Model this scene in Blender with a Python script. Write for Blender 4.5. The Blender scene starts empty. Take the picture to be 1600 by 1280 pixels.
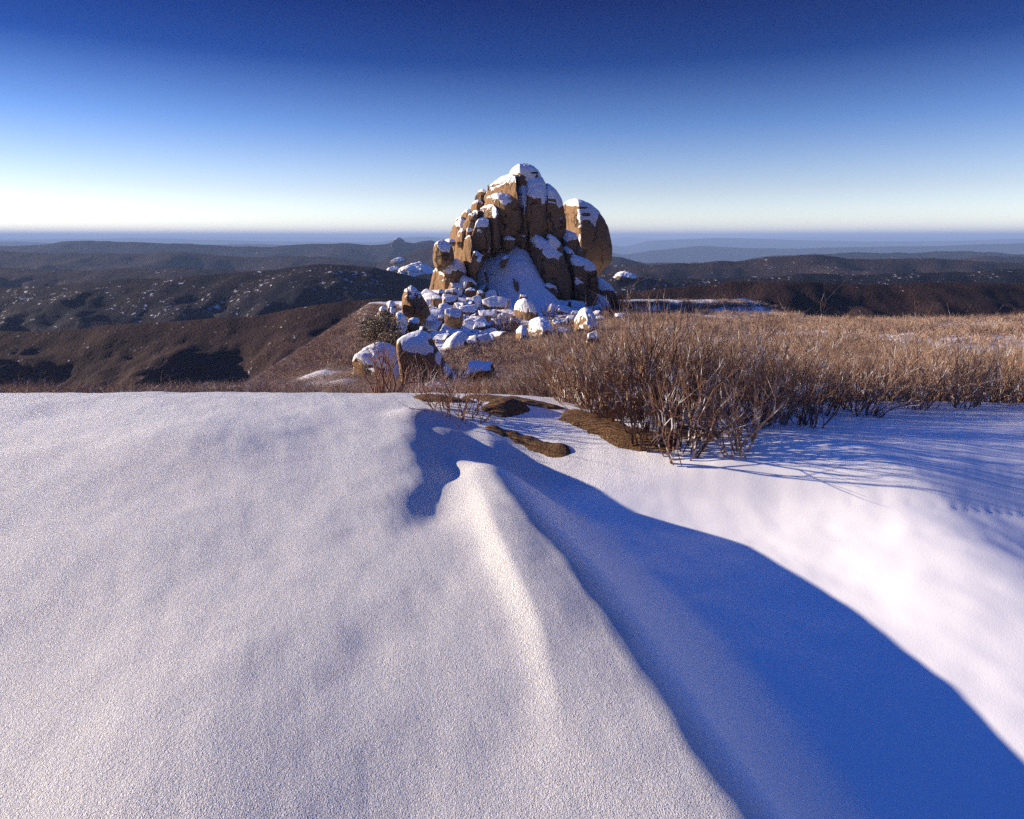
import bpy, math, random
import numpy as np
from mathutils import Vector, Matrix

SC = bpy.context.scene
COL = SC.collection
R = math.radians
rng = np.random.default_rng(7)
random.seed(7)

# ------------------------------------------------------------------ camera
PITCH = R(15.0)
F = 1005.0                      # focal length in photo pixels (1600 wide)
CT, ST = math.cos(PITCH), math.sin(PITCH)


def P(px, py, Y):
    """world point on the sight line of a photo pixel, Y metres ahead"""
    u = (px - 800.0) / F
    v = -(py - 640.0) / F
    dx, dy, dz = u, CT + ST * v, -ST + CT * v
    s = Y / dy
    return (dx * s, Y, dz * s)


def proj(x, y, z):
    d = y * CT - z * ST
    u = x / d
    v = (y * ST + z * CT) / d
    return 800 + F * u, 640 - F * v


# ------------------------------------------------------------------ noise
_perm = np.random.default_rng(3).permutation(256).astype(np.int64)
_perm = np.concatenate([_perm, _perm, _perm])
_g = np.random.default_rng(4).normal(size=(256, 3))
_g /= np.linalg.norm(_g, axis=1)[:, None]


def perlin(x, y, z):
    x, y, z = np.broadcast_arrays(np.asarray(x, float), np.asarray(y, float), np.asarray(z, float))
    xi, yi, zi = np.floor(x).astype(np.int64), np.floor(y).astype(np.int64), np.floor(z).astype(np.int64)
    xf, yf, zf = x - xi, y - yi, z - zi
    u, v, w = [t * t * t * (t * (t * 6 - 15) + 10) for t in (xf, yf, zf)]
    xi &= 255; yi &= 255; zi &= 255

    def gr(i, j, k):
        h = _perm[_perm[_perm[(xi + i) & 255] + ((yi + j) & 255)] + ((zi + k) & 255)]
        g = _g[h]
        return g[..., 0] * (xf - i) + g[..., 1] * (yf - j) + g[..., 2] * (zf - k)
    L = lambda a, b, t: a + (b - a) * t
    return 1.5 * L(L(L(gr(0, 0, 0), gr(1, 0, 0), u), L(gr(0, 1, 0), gr(1, 1, 0), u), v),
                   L(L(gr(0, 0, 1), gr(1, 0, 1), u), L(gr(0, 1, 1), gr(1, 1, 1), u), v), w)


def fbm(x, y, z, oct=4, gain=0.5):
    a, s, t = 1.0, 1.0, 0.0
    for _ in range(oct):
        t = t + a * perlin(x * s + 17.3 * _, y * s + 5.1 * _, z * s)
        a *= gain; s *= 2.03
    return t


def sstep(a, b, x):
    t = np.clip((x - a) / (b - a), 0, 1)
    return t * t * (3 - 2 * t)


# ------------------------------------------------------------------ ground height (eye at z = 0)
_GY = [-60, 0, 3, 4.6, 5.7, 6.4, 7.4, 9, 12, 15, 25, 40, 60, 80, 105, 135, 170, 250, 400, 700]
_GZ = [-1.7, -1.55, -1.50, -1.47, -1.44, -1.53, -1.86, -2.45, -3.2, -3.9, -5.8, -7.3, -9.4, -11.0, -12.3, -13.2, -24, -75, -170, -380]
_XTY = [0.2, 1.2, 1.88, 2.3, 2.77, 3.36, 4.1, 4.5, 5.2, 6, 8]
_XTX = [1.0, .64, .466, .37, .25, 0.02, -.20, -.50, -.60, -.62, -.62]
_XSY = [1.5, 1.88, 2.25, 2.65, 3.1, 3.6, 3.97, 4.5]
_XSX = [.19, .165, .125, .02, -.085, -.17, -.24, -.31]


def G(x, y):
    x = np.asarray(x, float); y = np.asarray(y, float)
    x, y = np.broadcast_arrays(x, y)
    z = np.interp(y, _GY, _GZ)
    near = 1 - sstep(7, 11, y)
    # left side keeps climbing a little, right side lies lower behind the drift crest
    xt = np.interp(y, _XTY, _XTX)
    s = x - xt
    yc = y + .34 * np.clip(s, 0, 3)              # drop skewed along the sunlight to shape the edge of its shadow
    D = np.interp(yc, [0, 2, 3, 4, 4.45, 4.9, 5.2, 5.5, 6], [.42, .42, .43, .45, .44, .35, .15, .04, 0])
    W = np.interp(yc, [0, 2, 3.5, 4.5, 5.5, 7], [.85, .85, .92, .90, .85, 1.6])
    z = z - D * sstep(0, 1, (s + .03) / W)
    # the lower terrace on the right is flatter than the left crest
    right = sstep(.2, 2.2, s)
    z = z - right * near * np.interp(y, [0, 4.5, 5.7, 6.6, 8, 11], [0, 0.02, .10, .12, .0, 0])
    z = z + right * near * .10 * sstep(.9, 2.6, s) * np.interp(y, [0, 3, 5, 9], [1, 1, .4, 0])
    # crest spine catching the sun
    xs = np.interp(y, _XSY, _XSX)
    amp = np.interp(y, [1.4, 1.9, 2.4, 2.8, 3.3, 3.9, 4.4, 4.7], [0, .024, .056, .074, .070, .026, .002, 0])
    d = x - xs
    z = z + amp * np.where(d < 0, np.exp(-(d / .085) ** 2), np.exp(-(d / .34) ** 2))
    # hollows and small drifts on the left
    def gz(cx, cy, rx, ry, h, sk=0.0):
        return h * np.exp(-(((x - cx) - sk * (y - cy)) / rx) ** 2 - ((y - cy) / ry) ** 2)
    z = z + gz(-.46, 4.50, .20, .48, -.095, -.1) + gz(-.28, 4.78, .15, .32, -.05, -.3) + gz(-.37, 4.15, .10, .16, -.03)
    z = z - .065 * sstep(-.9, -.45, x) * np.exp(-((y - 5.75) / .6) ** 2)
    z = z + gz(-.41, 3.46, .19, .28, -.062) + gz(-.43, 3.92, .13, .30, -.030)
    z = z + gz(-.80, 5.28, .20, .13, .055, .3)
    z = z + gz(-.66, 5.02, .20, .16, -.03)
    z = z + gz(-.48, 5.62, .26, .20, .06, -.4)
    z = z + gz(-.98, 1.6, .46, .8, .065) + gz(-.35, 1.50, .18, .18, -.007)
    z = z + gz(-2.6, 4.6, .9, .7, .08)
    z = z + gz(2.6, 3.4, .6, .8, .14) + gz(2.0, 2.0, .4, .4, .05)
    z = z + gz(1.18, 5.25, .30, .22, .07) + gz(.05, 5.75, .35, .22, .05)
    rip = fbm(x * .9 + 3, y * .9, 0.3, 4)
    z = z + near * .021 * rip * sstep(.3, 1.6, np.hypot(x, y))
    rip2 = fbm((x + .35 * y) * 5.5, (y - .2 * x) * 1.6, 1.7, 3)
    z = z + near * .0022 * rip2
    # mid ground
    mid = sstep(7, 14, y)
    far = sstep(18, 50, y)
    z = z + mid * (.25 * fbm(x * .22, y * .22, 4.1, 4) + .12 * perlin(x * .8, y * .8, 2.2))
    z = z + mid * .045 * np.clip(x - 1.0, 0, 60) * (1 - .6 * sstep(50, 100, y))
    # spur on which the tor stands
    z = z + 1.0 * np.exp(-((x - 1) / 25.) ** 2 - ((y - 119) / 20.) ** 2)
    z = z + 4.4 * np.exp(-((x + 9.5) / 8.) ** 2 - ((y - 112) / 13.) ** 2)
    # the slope breaks away into the valley on the left and behind
    dl = np.clip(-(x + .195 * y + 3.2), 0, 400)
    z = z - far * .62 * dl
    dr = np.clip(x - 24 - .18 * y, 0, 400)
    z = z - sstep(60, 100, y) * .3 * dr
    return z


def drop(px, py, lo=1.0, hi=300.0):
    """first ground point on the sight line of a photo pixel"""
    ys = np.exp(np.linspace(math.log(lo), math.log(hi), 900))
    a = np.array([P(px, py, 1.0)])[0]
    hit = np.nonzero(a[2] * ys <= G(a[0] * ys, ys))[0]
    Y = ys[hit[0]] if len(hit) else hi
    return a[0] * Y, Y, float(G(a[0] * Y, Y))


# ------------------------------------------------------------------ object helpers
def mesh(name, V, Fc, mat=None, smooth=True, attrs=None):
    me = bpy.data.meshes.new(name)
    V = np.asarray(V, np.float32)
    me.vertices.add(len(V)); me.vertices.foreach_set('co', V.ravel())
    if isinstance(Fc, np.ndarray):
        n = Fc.shape[1]
        me.loops.add(Fc.size); me.loops.foreach_set('vertex_index', Fc.astype(np.int32).ravel())
        me.polygons.add(len(Fc))
        me.polygons.foreach_set('loop_start', np.arange(0, Fc.size, n, dtype=np.int32))
        me.polygons.foreach_set('loop_total', np.full(len(Fc), n, np.int32))
        me.update(calc_edges=True)
    else:
        me.from_pydata([], [], []) if False else None
        raise ValueError
    me.polygons.foreach_set('use_smooth', np.full(len(me.polygons), smooth))
    if attrs:
        for k, a in attrs.items():
            at = me.attributes.new(k, 'FLOAT', 'POINT')
            at.data.foreach_set('value', np.asarray(a, np.float32))
    if mat: me.materials.append(mat)
    me.update()
    return me


def link(name, me, loc=(0, 0, 0), parent=None):
    o = bpy.data.objects.new(name, me)
    COL.objects.link(o)
    o.location = loc
    if parent: o.parent = parent
    return o


def tag(o, label=None, cat=None, group=None, kind=None):
    if label: o['label'] = label
    if cat: o['category'] = cat
    if cat and not kind: o['kind'] = 'thing'
    if group: o['group'] = group
    if kind: o['kind'] = kind
    return o


def vnormals(V, Fq):
    n = np.zeros_like(V)
    if Fq.shape[1] == 4:
        fn = np.cross(V[Fq[:, 2]] - V[Fq[:, 0]], V[Fq[:, 3]] - V[Fq[:, 1]])
    else:
        fn = np.cross(V[Fq[:, 1]] - V[Fq[:, 0]], V[Fq[:, 2]] - V[Fq[:, 0]])
    for k in range(Fq.shape[1]):
        np.add.at(n, Fq[:, k], fn)
    return n / np.maximum(np.linalg.norm(n, axis=1)[:, None], 1e-9)


# ------------------------------------------------------------------ materials
def new_mat(name):
    m = bpy.data.materials.new(name); m.use_nodes = True
    nt = m.node_tree; nt.nodes.clear()
    return m, nt


class NT:
    def __init__(s, nt): s.nt = nt
    def n(s, t, **kw):
        nd = s.nt.nodes.new(t)
        for k, v in kw.items():
            if k.startswith('i_'):
                nd.inputs[k[2:].replace('_', ' ')].default_value = v
            else: setattr(nd, k, v)
        return nd
    def l(s, a, b): s.nt.links.new(a, b)
    def math(s, op, a, b=None, clamp=False):
        nd = s.n('ShaderNodeMath', operation=op, use_clamp=clamp)
        for i, v in enumerate((a, b)):
            if v is None: continue
            if hasattr(v, 'links'): s.l(v, nd.inputs[i])
            else: nd.inputs[i].default_value = v
        return nd.outputs[0]
    def mix(s, f, a, b):
        nd = s.n('ShaderNodeMix', data_type='RGBA')
        for k, v in ((0, f), (6, a), (7, b)):
            if hasattr(v, 'links'): s.l(v, nd.inputs[k])
            else: nd.inputs[k].default_value = v if k == 0 else (*v, 1)
        return nd.outputs[2]
    def ramp(s, f, stops):
        nd = s.n('ShaderNodeValToRGB')
        e = nd.color_ramp.elements
        while len(e) < len(stops): e.new(.5)
        for i, (p, c) in enumerate(stops):
            e[i].position = p; e[i].color = (*c, 1) if not isinstance(c, (int, float)) else (c, c, c, 1)
        s.l(f, nd.inputs[0]); return nd.outputs[0]
    def noise(s, vec, scale, detail=3, rough=.5, dim='3D'):
        nd = s.n('ShaderNodeTexNoise'); nd.inputs['Scale'].default_value = scale
        nd.inputs['Detail'].default_value = detail; nd.inputs['Roughness'].default_value = rough
        if vec is not None: s.l(vec, nd.inputs['Vector'])
        return nd.outputs['Fac']
    def bump(s, h, strength, dist, nrm=None):
        nd = s.n('ShaderNodeBump'); nd.inputs['Strength'].default_value = strength
        nd.inputs['Distance'].default_value = dist; s.l(h, nd.inputs['Height'])
        if nrm is not None: s.l(nrm, nd.inputs['Normal'])
        return nd.outputs[0]
    def mapping(s, vec, scale):
        nd = s.n('ShaderNodeMapping'); nd.inputs['Scale'].default_value = scale
        s.l(vec, nd.inputs['Vector']); return nd.outputs[0]
    def attr(s, name):
        return s.n('ShaderNodeAttribute', attribute_name=name).outputs['Fac']


SNOW = (.86, .87, .89)


def ground_material():
    m, nt = new_mat('snow_and_litter'); t = NT(nt)
    out = t.n('ShaderNodeOutputMaterial')
    geo = t.n('ShaderNodeNewGeometry'); pos = geo.outputs['Position']
    b = t.n('ShaderNodeBsdfPrincipled')
    lit = t.attr('litter'); grain = t.attr('grain')
    n1 = t.noise(pos, 1.6, 5, .6)
    f = t.math('ADD', lit, t.math('MULTIPLY', t.math('SUBTRACT', n1, .5), 1.3))
    f = t.ramp(f, [(.46, 0.0), (.54, 1.0)])
    soil = t.mix(t.noise(pos, 7, 4), (.05, .03, .022), (.13, .082, .055))
    t.l(t.mix(f, SNOW, soil), b.inputs['Base Color'])
    b.inputs['Roughness'].default_value = .38
    b.inputs['Specular IOR Level'].default_value = .4
    # grains: crystals of several sizes
    def cells(sc):
        nd = t.n('ShaderNodeTexVoronoi', feature='F1'); nd.inputs['Scale'].default_value = sc
        t.l(pos, nd.inputs['Vector']); return nd.outputs['Distance']
    c1, c2, c3 = cells(70), cells(170), cells(420)
    g = t.noise(pos, 26, 3, .65)
    h = t.math('ADD', t.math('MULTIPLY', c1, .17), t.math('ADD', t.math('MULTIPLY', c2, .30), t.math('MULTIPLY', c3, .24)))
    h = t.math('ADD', h, t.math('MULTIPLY', g, .42))
    h = t.math('MULTIPLY', h, grain)
    b1 = t.bump(h, 1.0, .021)
    t.l(b1, b.inputs['Normal'])
    t.l(b.outputs[0], out.inputs['Surface'])
    return m


def rock_material(name, base=(.275, .162, .080), dark=(.10, .060, .040), scale=1.0, snow_noise=.22, gritty=False, snowy=True):
    """granite with vertical stains and lichen; snow lies where the 'snow' attribute says"""
    m, nt = new_mat(name); t = NT(nt)
    out = t.n('ShaderNodeOutputMaterial')
    pos = t.n('ShaderNodeNewGeometry').outputs['Position']
    b = t.n('ShaderNodeBsdfPrincipled')
    st = t.mapping(pos, (1, 1, .12))
    n_st = t.noise(st, 1.3 * scale, 5, .62)
    n_bl = t.noise(pos, .55 * scale, 4, .6)
    n_fi = t.noise(pos, 6 * scale, 4, .65)
    c = t.mix(t.ramp(n_bl, [(.35, 0.0), (.65, 1.0)]), base, tuple(.75 * v + .025 for v in base))
    c = t.mix(t.ramp(n_st, [(.57, 0.0), (.72, .75)]), c, dark)
    c = t.mix(t.ramp(n_fi, [(.60, 0.0), (.76, .5)]), c, (.08, .05, .036))
    wv = t.n('ShaderNodeVectorMath', operation='MULTIPLY_ADD')
    nz = t.n('ShaderNodeTexNoise'); nz.inputs['Scale'].default_value = 1.1 * scale; nz.inputs['Detail'].default_value = 4
    t.l(pos, nz.inputs['Vector']); t.l(nz.outputs['Color'], wv.inputs[0]); wv.inputs[1].default_value = (1.6 / scale,) * 3
    t.l(t.mapping(pos, (1, 1, .45)), wv.inputs[2])
    vo = t.n('ShaderNodeTexVoronoi', feature='DISTANCE_TO_EDGE'); vo.inputs['Scale'].default_value = .34 * scale
    t.l(wv.outputs[0], vo.inputs['Vector'])
    crack = t.ramp(vo.outputs['Distance'], [(.012, 1.0), (.045, 0.0)])
    crack = t.math('MULTIPLY', crack, t.ramp(t.noise(pos, .5 * scale, 2), [(.42, 0.0), (.56, 1.0)]))
    if not gritty: c = t.mix(t.math('MULTIPLY', crack, .85), c, (.03, .02, .016))
    c = t.mix(t.ramp(t.noise(pos, 1.7 * scale, 6, .7), [(.58, 0.0), (.66, .5)]), c, (.17, .15, .12))     # lichen
    hgt = t.math('ADD', t.math('MULTIPLY', n_st, .9), t.math('MULTIPLY', n_fi, .6))
    hgt = t.math('SUBTRACT', hgt, t.math('MULTIPLY', crack, .8))
    rb = t.bump(hgt, .8, .35 / scale)
    if gritty:
        gr = t.noise(pos, 75, 3, .7)
        c = t.mix(t.ramp(gr, [(.38, 0.0), (.62, 1.0)]), dark, base)
        rb = t.bump(t.math('ADD', gr, t.noise(pos, 200, 1)), 1.0, .012)
    if snowy:
        s = t.attr('snow')
        sn = t.noise(pos, 1.9 * scale, 5, .65)
        sn2 = t.noise(st, 2.3 * scale, 3, .6)
        f = t.math('ADD', s, t.math('MULTIPLY', t.math('SUBTRACT', sn, .5), snow_noise * 2.4))
        f = t.math('ADD', f, t.math('MULTIPLY', t.math('SUBTRACT', sn2, .5), snow_noise * 1.6))
        f = t.ramp(f, [(.47, 0.0), (.53, 1.0)])
        c = t.mix(f, c, SNOW)
        sb = t.bump(t.noise(pos, 2.5 * scale, 4, .6), .35, .2 / scale)
        nd = t.n('ShaderNodeMix', data_type='VECTOR')
        t.l(f, nd.inputs[0]); t.l(rb, nd.inputs[4]); t.l(sb, nd.inputs[5])
        rb = nd.outputs[1]
    t.l(c, b.inputs['Base Color'])
    t.l(rb, b.inputs['Normal'])
    b.inputs['Roughness'].default_value = .85
    b.inputs['Specular IOR Level'].default_value = .2
    t.l(b.outputs[0], out.inputs['Surface'])
    return m


def twig_material(name, c1, c2, frost=0.0, vary=0.0):
    m, nt = new_mat(name); t = NT(nt)
    out = t.n('ShaderNodeOutputMaterial')
    b = t.n('ShaderNodeBsdfPrincipled')
    pos = t.n('ShaderNodeNewGeometry').outputs['Position']
    nf = t.noise(pos, 5.0, 3, .6)
    if vary:
        nf = t.math('ADD', nf, t.math('MULTIPLY', t.math('SUBTRACT', t.n('ShaderNodeObjectInfo').outputs['Random'], .5), vary))
        nf = t.math('ADD', nf, t.math('MULTIPLY', t.math('SUBTRACT', t.noise(pos, .6, 3), .5), 1.2), True)
    c = t.mix(nf, c1, c2)
    if frost:
        c = t.mix(t.ramp(t.noise(pos, 9.0, 2), [(.62 - frost, 0.0), (.70 - frost, .8)]), c, (.8, .8, .82))
    t.l(c, b.inputs['Base Color'])
    b.inputs['Roughness'].default_value = .8
    b.inputs['Specular IOR Level'].default_value = .15
    t.l(b.outputs[0], out.inputs['Surface'])
    return m


def hill_material(name, c1, c2, snow, D):
    m, nt = new_mat(name); t = NT(nt)
    out = t.n('ShaderNodeOutputMaterial')
    b = t.n('ShaderNodeBsdfPrincipled')
    pos = t.n('ShaderNodeNewGeometry').outputs['Position']
    k = 1.0 / D
    n1 = t.noise(pos, 14 * k, 5, .6); n2 = t.noise(pos, 130 * k, 5, .7); n3 = t.noise(pos, 320 * k, 3, .6)
    c = t.mix(t.ramp(n1, [(.38, 0.0), (.62, 1.0)]), c1, c2)
    c = t.mix(t.ramp(n3, [(.45, 0.0), (.65, .6)]), c, tuple(v * .45 for v in c1))
    s = t.math('ADD', t.math('MULTIPLY', n2, .75), t.math('MULTIPLY', n1, .25))
    c = t.mix(t.ramp(s, [(.605 - snow, 0.0), (.65 - snow, 1.0)]), c, (.75, .77, .8))
    t.l(c, b.inputs['Base Color'])
    b.inputs['Roughness'].default_value = .9
    b.inputs['Specular IOR Level'].default_value = .05
    t.l(t.bump(t.math('ADD', n3, n2), 1.0, D * .004), b.inputs['Normal'])
    t.l(b.outputs[0], out.inputs['Surface'])
    return m


M_ground = ground_material()
M_tor = rock_material('tor_granite', scale=.8, snow_noise=.33)
M_rub = rock_material('rubble_granite', scale=1.6, snow_noise=.26)
M_near = rock_material('boulder_granite', base=(.30, .175, .08), scale=3.2, snow_noise=.28)
M_grit = rock_material('gritty_granite', base=(.33, .185, .08), dark=(.05, .03, .018), gritty=True, snowy=False)
M_snow = rock_material('gully_snow', scale=.8)
M_twig = twig_material('scrub_twigs', (.095, .045, .033), (.37, .245, .172), vary=.8, frost=.035)
M_twig_dark = twig_material('dark_twigs', (.13, .06, .045), (.24, .13, .09))
M_twig_mauve = twig_material('mauve_twigs', (.22, .13, .12), (.40, .26, .22), frost=.06)
M_olive = twig_material('olive_leaves', (.07, .055, .02), (.16, .11, .045), frost=.08)


# ------------------------------------------------------------------ ground sheet
def build_ground():
    nr = 820
    r = .35 * np.exp(np.linspace(0, math.log(700 / .35), nr))
    front = np.linspace(-R(56), R(56), 760)
    back = np.linspace(R(56), 2 * math.pi - R(56), 60)[1:-1]
    a = np.concatenate([front, back]); na = len(a)
    rr, aa = np.meshgrid(r, a, indexing='ij')
    x, y = rr * np.sin(aa), rr * np.cos(aa)
    z = G(x, y)
    V = np.stack([x, y, z], -1).reshape(-1, 3)
    V = np.concatenate([V, [[0, 0, float(G(0., 0.))]]])
    i = np.arange(nr - 1)[:, None]; j = np.arange(na)[None, :]; j2 = (j + 1) % na
    Q = np.stack([i * na + j, i * na + j2, (i + 1) * na + j2, (i + 1) * na + j], -1).reshape(-1, 4)[:, ::-1]
    c = len(V) - 1
    jj = np.arange(na)
    cap = np.stack([np.full(na, c), jj, (jj + 1) % na, np.full(na, c)], -1)
    X, Y = V[:, 0], V[:, 1]
    # where the scrub has shed its litter
    lit = scrub_density(X, Y) * .62
    lit = np.maximum(lit, .75 * sstep(125, 150, Y))
    lit = np.maximum(lit, .8 * sstep(0, 4, -(X + .195 * Y + 3.2)) * sstep(30, 60, Y))
    xt = np.interp(Y, _XTY, _XTX)
    grain = 1 - .95 * sstep(-.02, .22, X - xt) * (1 - sstep(4.0, 5.0, Y - .3 * np.clip(X, 0, 3)))
    grain = grain * (1 - .5 * sstep(4.6, 5.2, Y) * sstep(0, .3, X - xt))
    V4 = V
    me = mesh('snowfield', V4, Q, M_ground, True, {'litter': lit, 'grain': grain})
    o = link('snowfield', me)
    for h_ in (o, getattr(o, 'cycles', None)):
        try: h_.shadow_terminator_geometry_offset = .15
        except Exception: pass
    tag(o, kind='structure', label='wind-drifted snow slope running from the camera down to the scrub')
    return o


def scrub_edge(x):
    """distance at which the scrub starts, per x"""
    return np.interp(x, [-12, -4, -1.5, -.9, -.3, .1, .45, .65, .9, 1.2, 1.6, 2.3, 4, 8], [8.5, 8.2, 8.0, 8.0, 7.6, 7.0, 6.2, 5.6, 5.0, 4.6, 4.45, 4.8, 5.8, 7.2])


def scrub_density(x, y):
    x = np.asarray(x, float); y = np.asarray(y, float)
    d = sstep(-.15, .45, y - scrub_edge(x))
    # rubble and the tor stay bare: scrub stops along a line in plan
    stop = np.interp(x / np.maximum(y, 1), [-.9, -.22, -.17, -.145, -.13, -.10, -.05, 0, .1, .2, .9], [128, 128, 100, 44, 33, 40, 60, 74, 96, 122, 150])
    d = d * (1 - sstep(0, 6, y - stop))
    d = d * (np.interp(np.abs(x / np.maximum(y, 1)), [.2, .3], [.7, .3]) + np.interp(np.abs(x / np.maximum(y, 1)), [.2, .3], [.3, .7]) * sstep(-.30, .15, fbm(x * .12, y * .12, 9.3, 3)))
    return d


# ------------------------------------------------------------------ boulder lofts
def chaikin(p, n):
    for _ in range(n):
        q = np.roll(p, -1, 0)
        p = np.stack([.75 * p + .25 * q, .25 * p + .75 * q], 1).reshape(-1, 2)
    return p


def loft(name, rows, tf, Y, depth, mat, crease=None, snow=.62, top_level=None, top_bonus=.0, paint=(), size=None,
         rough=1.0, parent=None, res=.12, round_=2, lean=None, flat_top=False, thick=.14, facets=5, widen=1.0, fine=.020):
    """a boulder from its outline: rows of (y, left, right[, setback m]) in zoomed photo pixels, Y metres away,
    'depth' half its front to back size in metres"""
    rows = sorted(rows, key=lambda r: -r[0])
    if crease is not None:
        Y += .5 * depth; depth *= 1.6
    k = []
    for r_ in rows:
        yo = r_[3] if len(r_) > 3 else 0.0
        (ax, ay), (bx, by) = tf(r_[1], r_[0]), tf(r_[2], r_[0])
        A, B = P(ax, ay, Y + yo), P(bx, by, Y + yo)
        cr = 0.0
        if crease is not None:
            cxx = crease(r_[0]) if callable(crease) else crease
            cr = np.clip((cxx - r_[1]) / max(r_[2] - r_[1], 1e-3) * 2 - 1, -.92, .92)
        k.append((A[2], (A[0] + B[0]) / 2, max((B[0] - A[0]) / 2, .02) * widen, yo, cr))
    k = np.array(k)
    hgt = k[-1, 0] - k[0, 0]
    wmax = k[:, 2].max()
    seg = np.r_[0, np.cumsum(np.hypot(np.diff(k[:, 0]), np.diff(k[:, 2]) + np.diff(k[:, 1])))]
    n = int(np.clip(seg[-1] / res, 14, 150))
    s = np.linspace(0, seg[-1], n)
    kk = np.stack([np.interp(s, seg, k[:, c]) for c in range(5)], 1)
    for _ in range(2):                                             # soften the polyline
        kk[1:-1] = .25 * kk[:-2] + .5 * kk[1:-1] + .25 * kk[2:]
    m = int(np.clip(2 * math.pi * (wmax + depth) / 2 / res, 28, 150))
    V = []
    for z, cx, w, yo, cr in kk:
        d = depth * min(1.0, (w / wmax)) ** .7
        poly = np.array([(-1.08, .45), (-1.02, .0), (cr - .10, -.90), (cr + .03, -1.0), (cr + .12, -.99), ((cr + 1.1) / 2, -.97), (.93, -.84), (1.07, -.55), (1.12, .1),
                         (.7, .85), (0, 1.05), (-.75, .9)])
        p = chaikin(poly, round_)
        p[:, 0] = (p[:, 0] - (p[:, 0].max() + p[:, 0].min()) / 2) / ((p[:, 0].max() - p[:, 0].min()) / 2)
        L = np.r_[0, np.cumsum(np.linalg.norm(np.diff(np.vstack([p, p[:1]]), axis=0) * [w, d], axis=1))]
        pp = np.vstack([p, p[:1]])
        u = np.linspace(0, L[-1], m + 1)[:-1]
        # start each ring at the same heading so that rings do not twist
        X = np.interp(u, L, pp[:, 0]) * w; Yy = np.interp(u, L, pp[:, 1]) * d
        ang = np.unwrap(np.arctan2(Yy, X)); o_ = np.argsort(np.mod(ang, 2 * math.pi))
        X, Yy = X[o_], Yy[o_]
        V.append(np.stack([cx + X, Y + yo + Yy, np.full(m, z)], 1))
    # cap rings
    def cap(ring, dz, up):
        c = ring.mean(0); out = []
        for f in (.85, .62, .36, .12):
            q = c + (ring - c) * f; q[:, 2] = ring[:, 2] + up * dz * (1 - f * f)
            out.append(q)
        return out
    topw = kk[-1, 2]
    V = [q for q in reversed(cap(V[0], .1, -1))] + V + cap(V[-1], min(topw * .35, .5), 1)
    nr = len(V)
    V = np.concatenate(V)
    i = np.arange(nr - 1)[:, None]; j = np.arange(m)[None]; j2 = (j + 1) % m
    Q = np.stack([i * m + j, i * m + j2, (i + 1) * m + j2, (i + 1) * m + j], -1).reshape(-1, 4)
    sz = size or (wmax + depth + hgt / 2) / 2.5
    N = vnormals(V, Q)
    off = rng.uniform(-50, 50, 3)
    q = V / sz + off
    dsp = .045 * sz * fbm(q[:, 0] * .8, q[:, 1] * .8, q[:, 2] * .6, 3)
    # vertical joints
    jn = 1 - np.abs(perlin(q[:, 0] * 1.0, q[:, 1] * 1.0, q[:, 2] * .16))
    dsp -= .03 * sz * sstep(.95, .997, jn) * rough
    jn2 = 1 - np.abs(perlin(q[:, 0] * .55 + 9, q[:, 1] * .55, q[:, 2] * 1.1))
    dsp -= .02 * sz * sstep(.94, 1.0, jn2) * rough
    dsp += .016 * sz * rough * fbm(q[:, 0] * 5, q[:, 1] * 5, q[:, 2] * 2.5, 3)
    V = V + N * dsp[:, None]
    # broken faces: shear the rounded form off along a few planes
    if facets:
        cen = np.array([kk[:, 1].mean(), Y, kk[:, 0].mean()])
        fr = np.random.default_rng(int(abs(off[0]) * 1e4))
        for _ in range(facets):
            nn = fr.normal(size=3) * [1, 1, .45]; nn[1] = -abs(nn[1]) if fr.uniform() < .8 else nn[1]
            nn /= np.linalg.norm(nn)
            pr_ = (V - cen) @ nn
            hh = pr_.max() * fr.uniform(.80, .95)
            V = V - np.outer(np.clip(pr_ - hh, 0, None) * .9, nn)
        q2 = V / sz + off
        V = V + N * (fine * sz * fbm(q2[:, 0] * 4, q2[:, 1] * 4, q2[:, 2] * 1.6, 4, .6))[:, None]
    N = vnormals(V, Q)
    sn = .5 + (N[:, 2] - snow) * 1.6 + .10 * fbm(q[:, 0] * 3, q[:, 1] * 3, q[:, 2] * 3, 3)
    px, py = proj(V[:, 0], V[:, 1], V[:, 2])
    if top_level is not None:
        ty = tf(0, top_level)[1]; span = tf(0, top_level + 60)[1] - ty
        sn = sn + top_bonus * sstep(ty + span * .6, ty - span * .6, py) if False else sn + top_bonus * sstep(0, 1, (ty - py) / span + .5)
    for (X0, Y0, rx, ry, amt) in paint:
        cx, cy = tf(X0, Y0); ex, ey = tf(X0 + rx, Y0 + ry)
        dd = ((px - cx) / (ex - cx)) ** 2 + ((py - cy) / (ey - cy)) ** 2
        wb = .35 * fbm(q[:, 0] * 2.5, q[:, 1] * 2.5, q[:, 2] * 2.5, 3)
        sn = sn + amt * (1 - sstep(.55, 1.35, dd + wb)) * (N[:, 1] < .35)
    V = V + np.array([0, 0, 1]) * (thick * sstep(.45, .8, sn) * np.clip(N[:, 2] + .3, 0, 1))[:, None] + N * (thick * .35 * sstep(.45, .7, sn))[:, None]
    base = np.array([kk[0, 1], Y, V[:, 2].min()])
    me = mesh(name, V - base, Q, mat, True, {'snow': sn})
    return link(name, me, base, parent)


T1 = lambda X, Y: (660 + X / 4.922, 240 + Y / 4.923)
T3 = lambda X, Y: (580 + X / 6.667, 430 + Y / 6.667)
T4 = lambda X, Y: (800 + X / 7.11, 440 + Y / 7.11)
PX = lambda X, Y: (X, Y)

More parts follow.
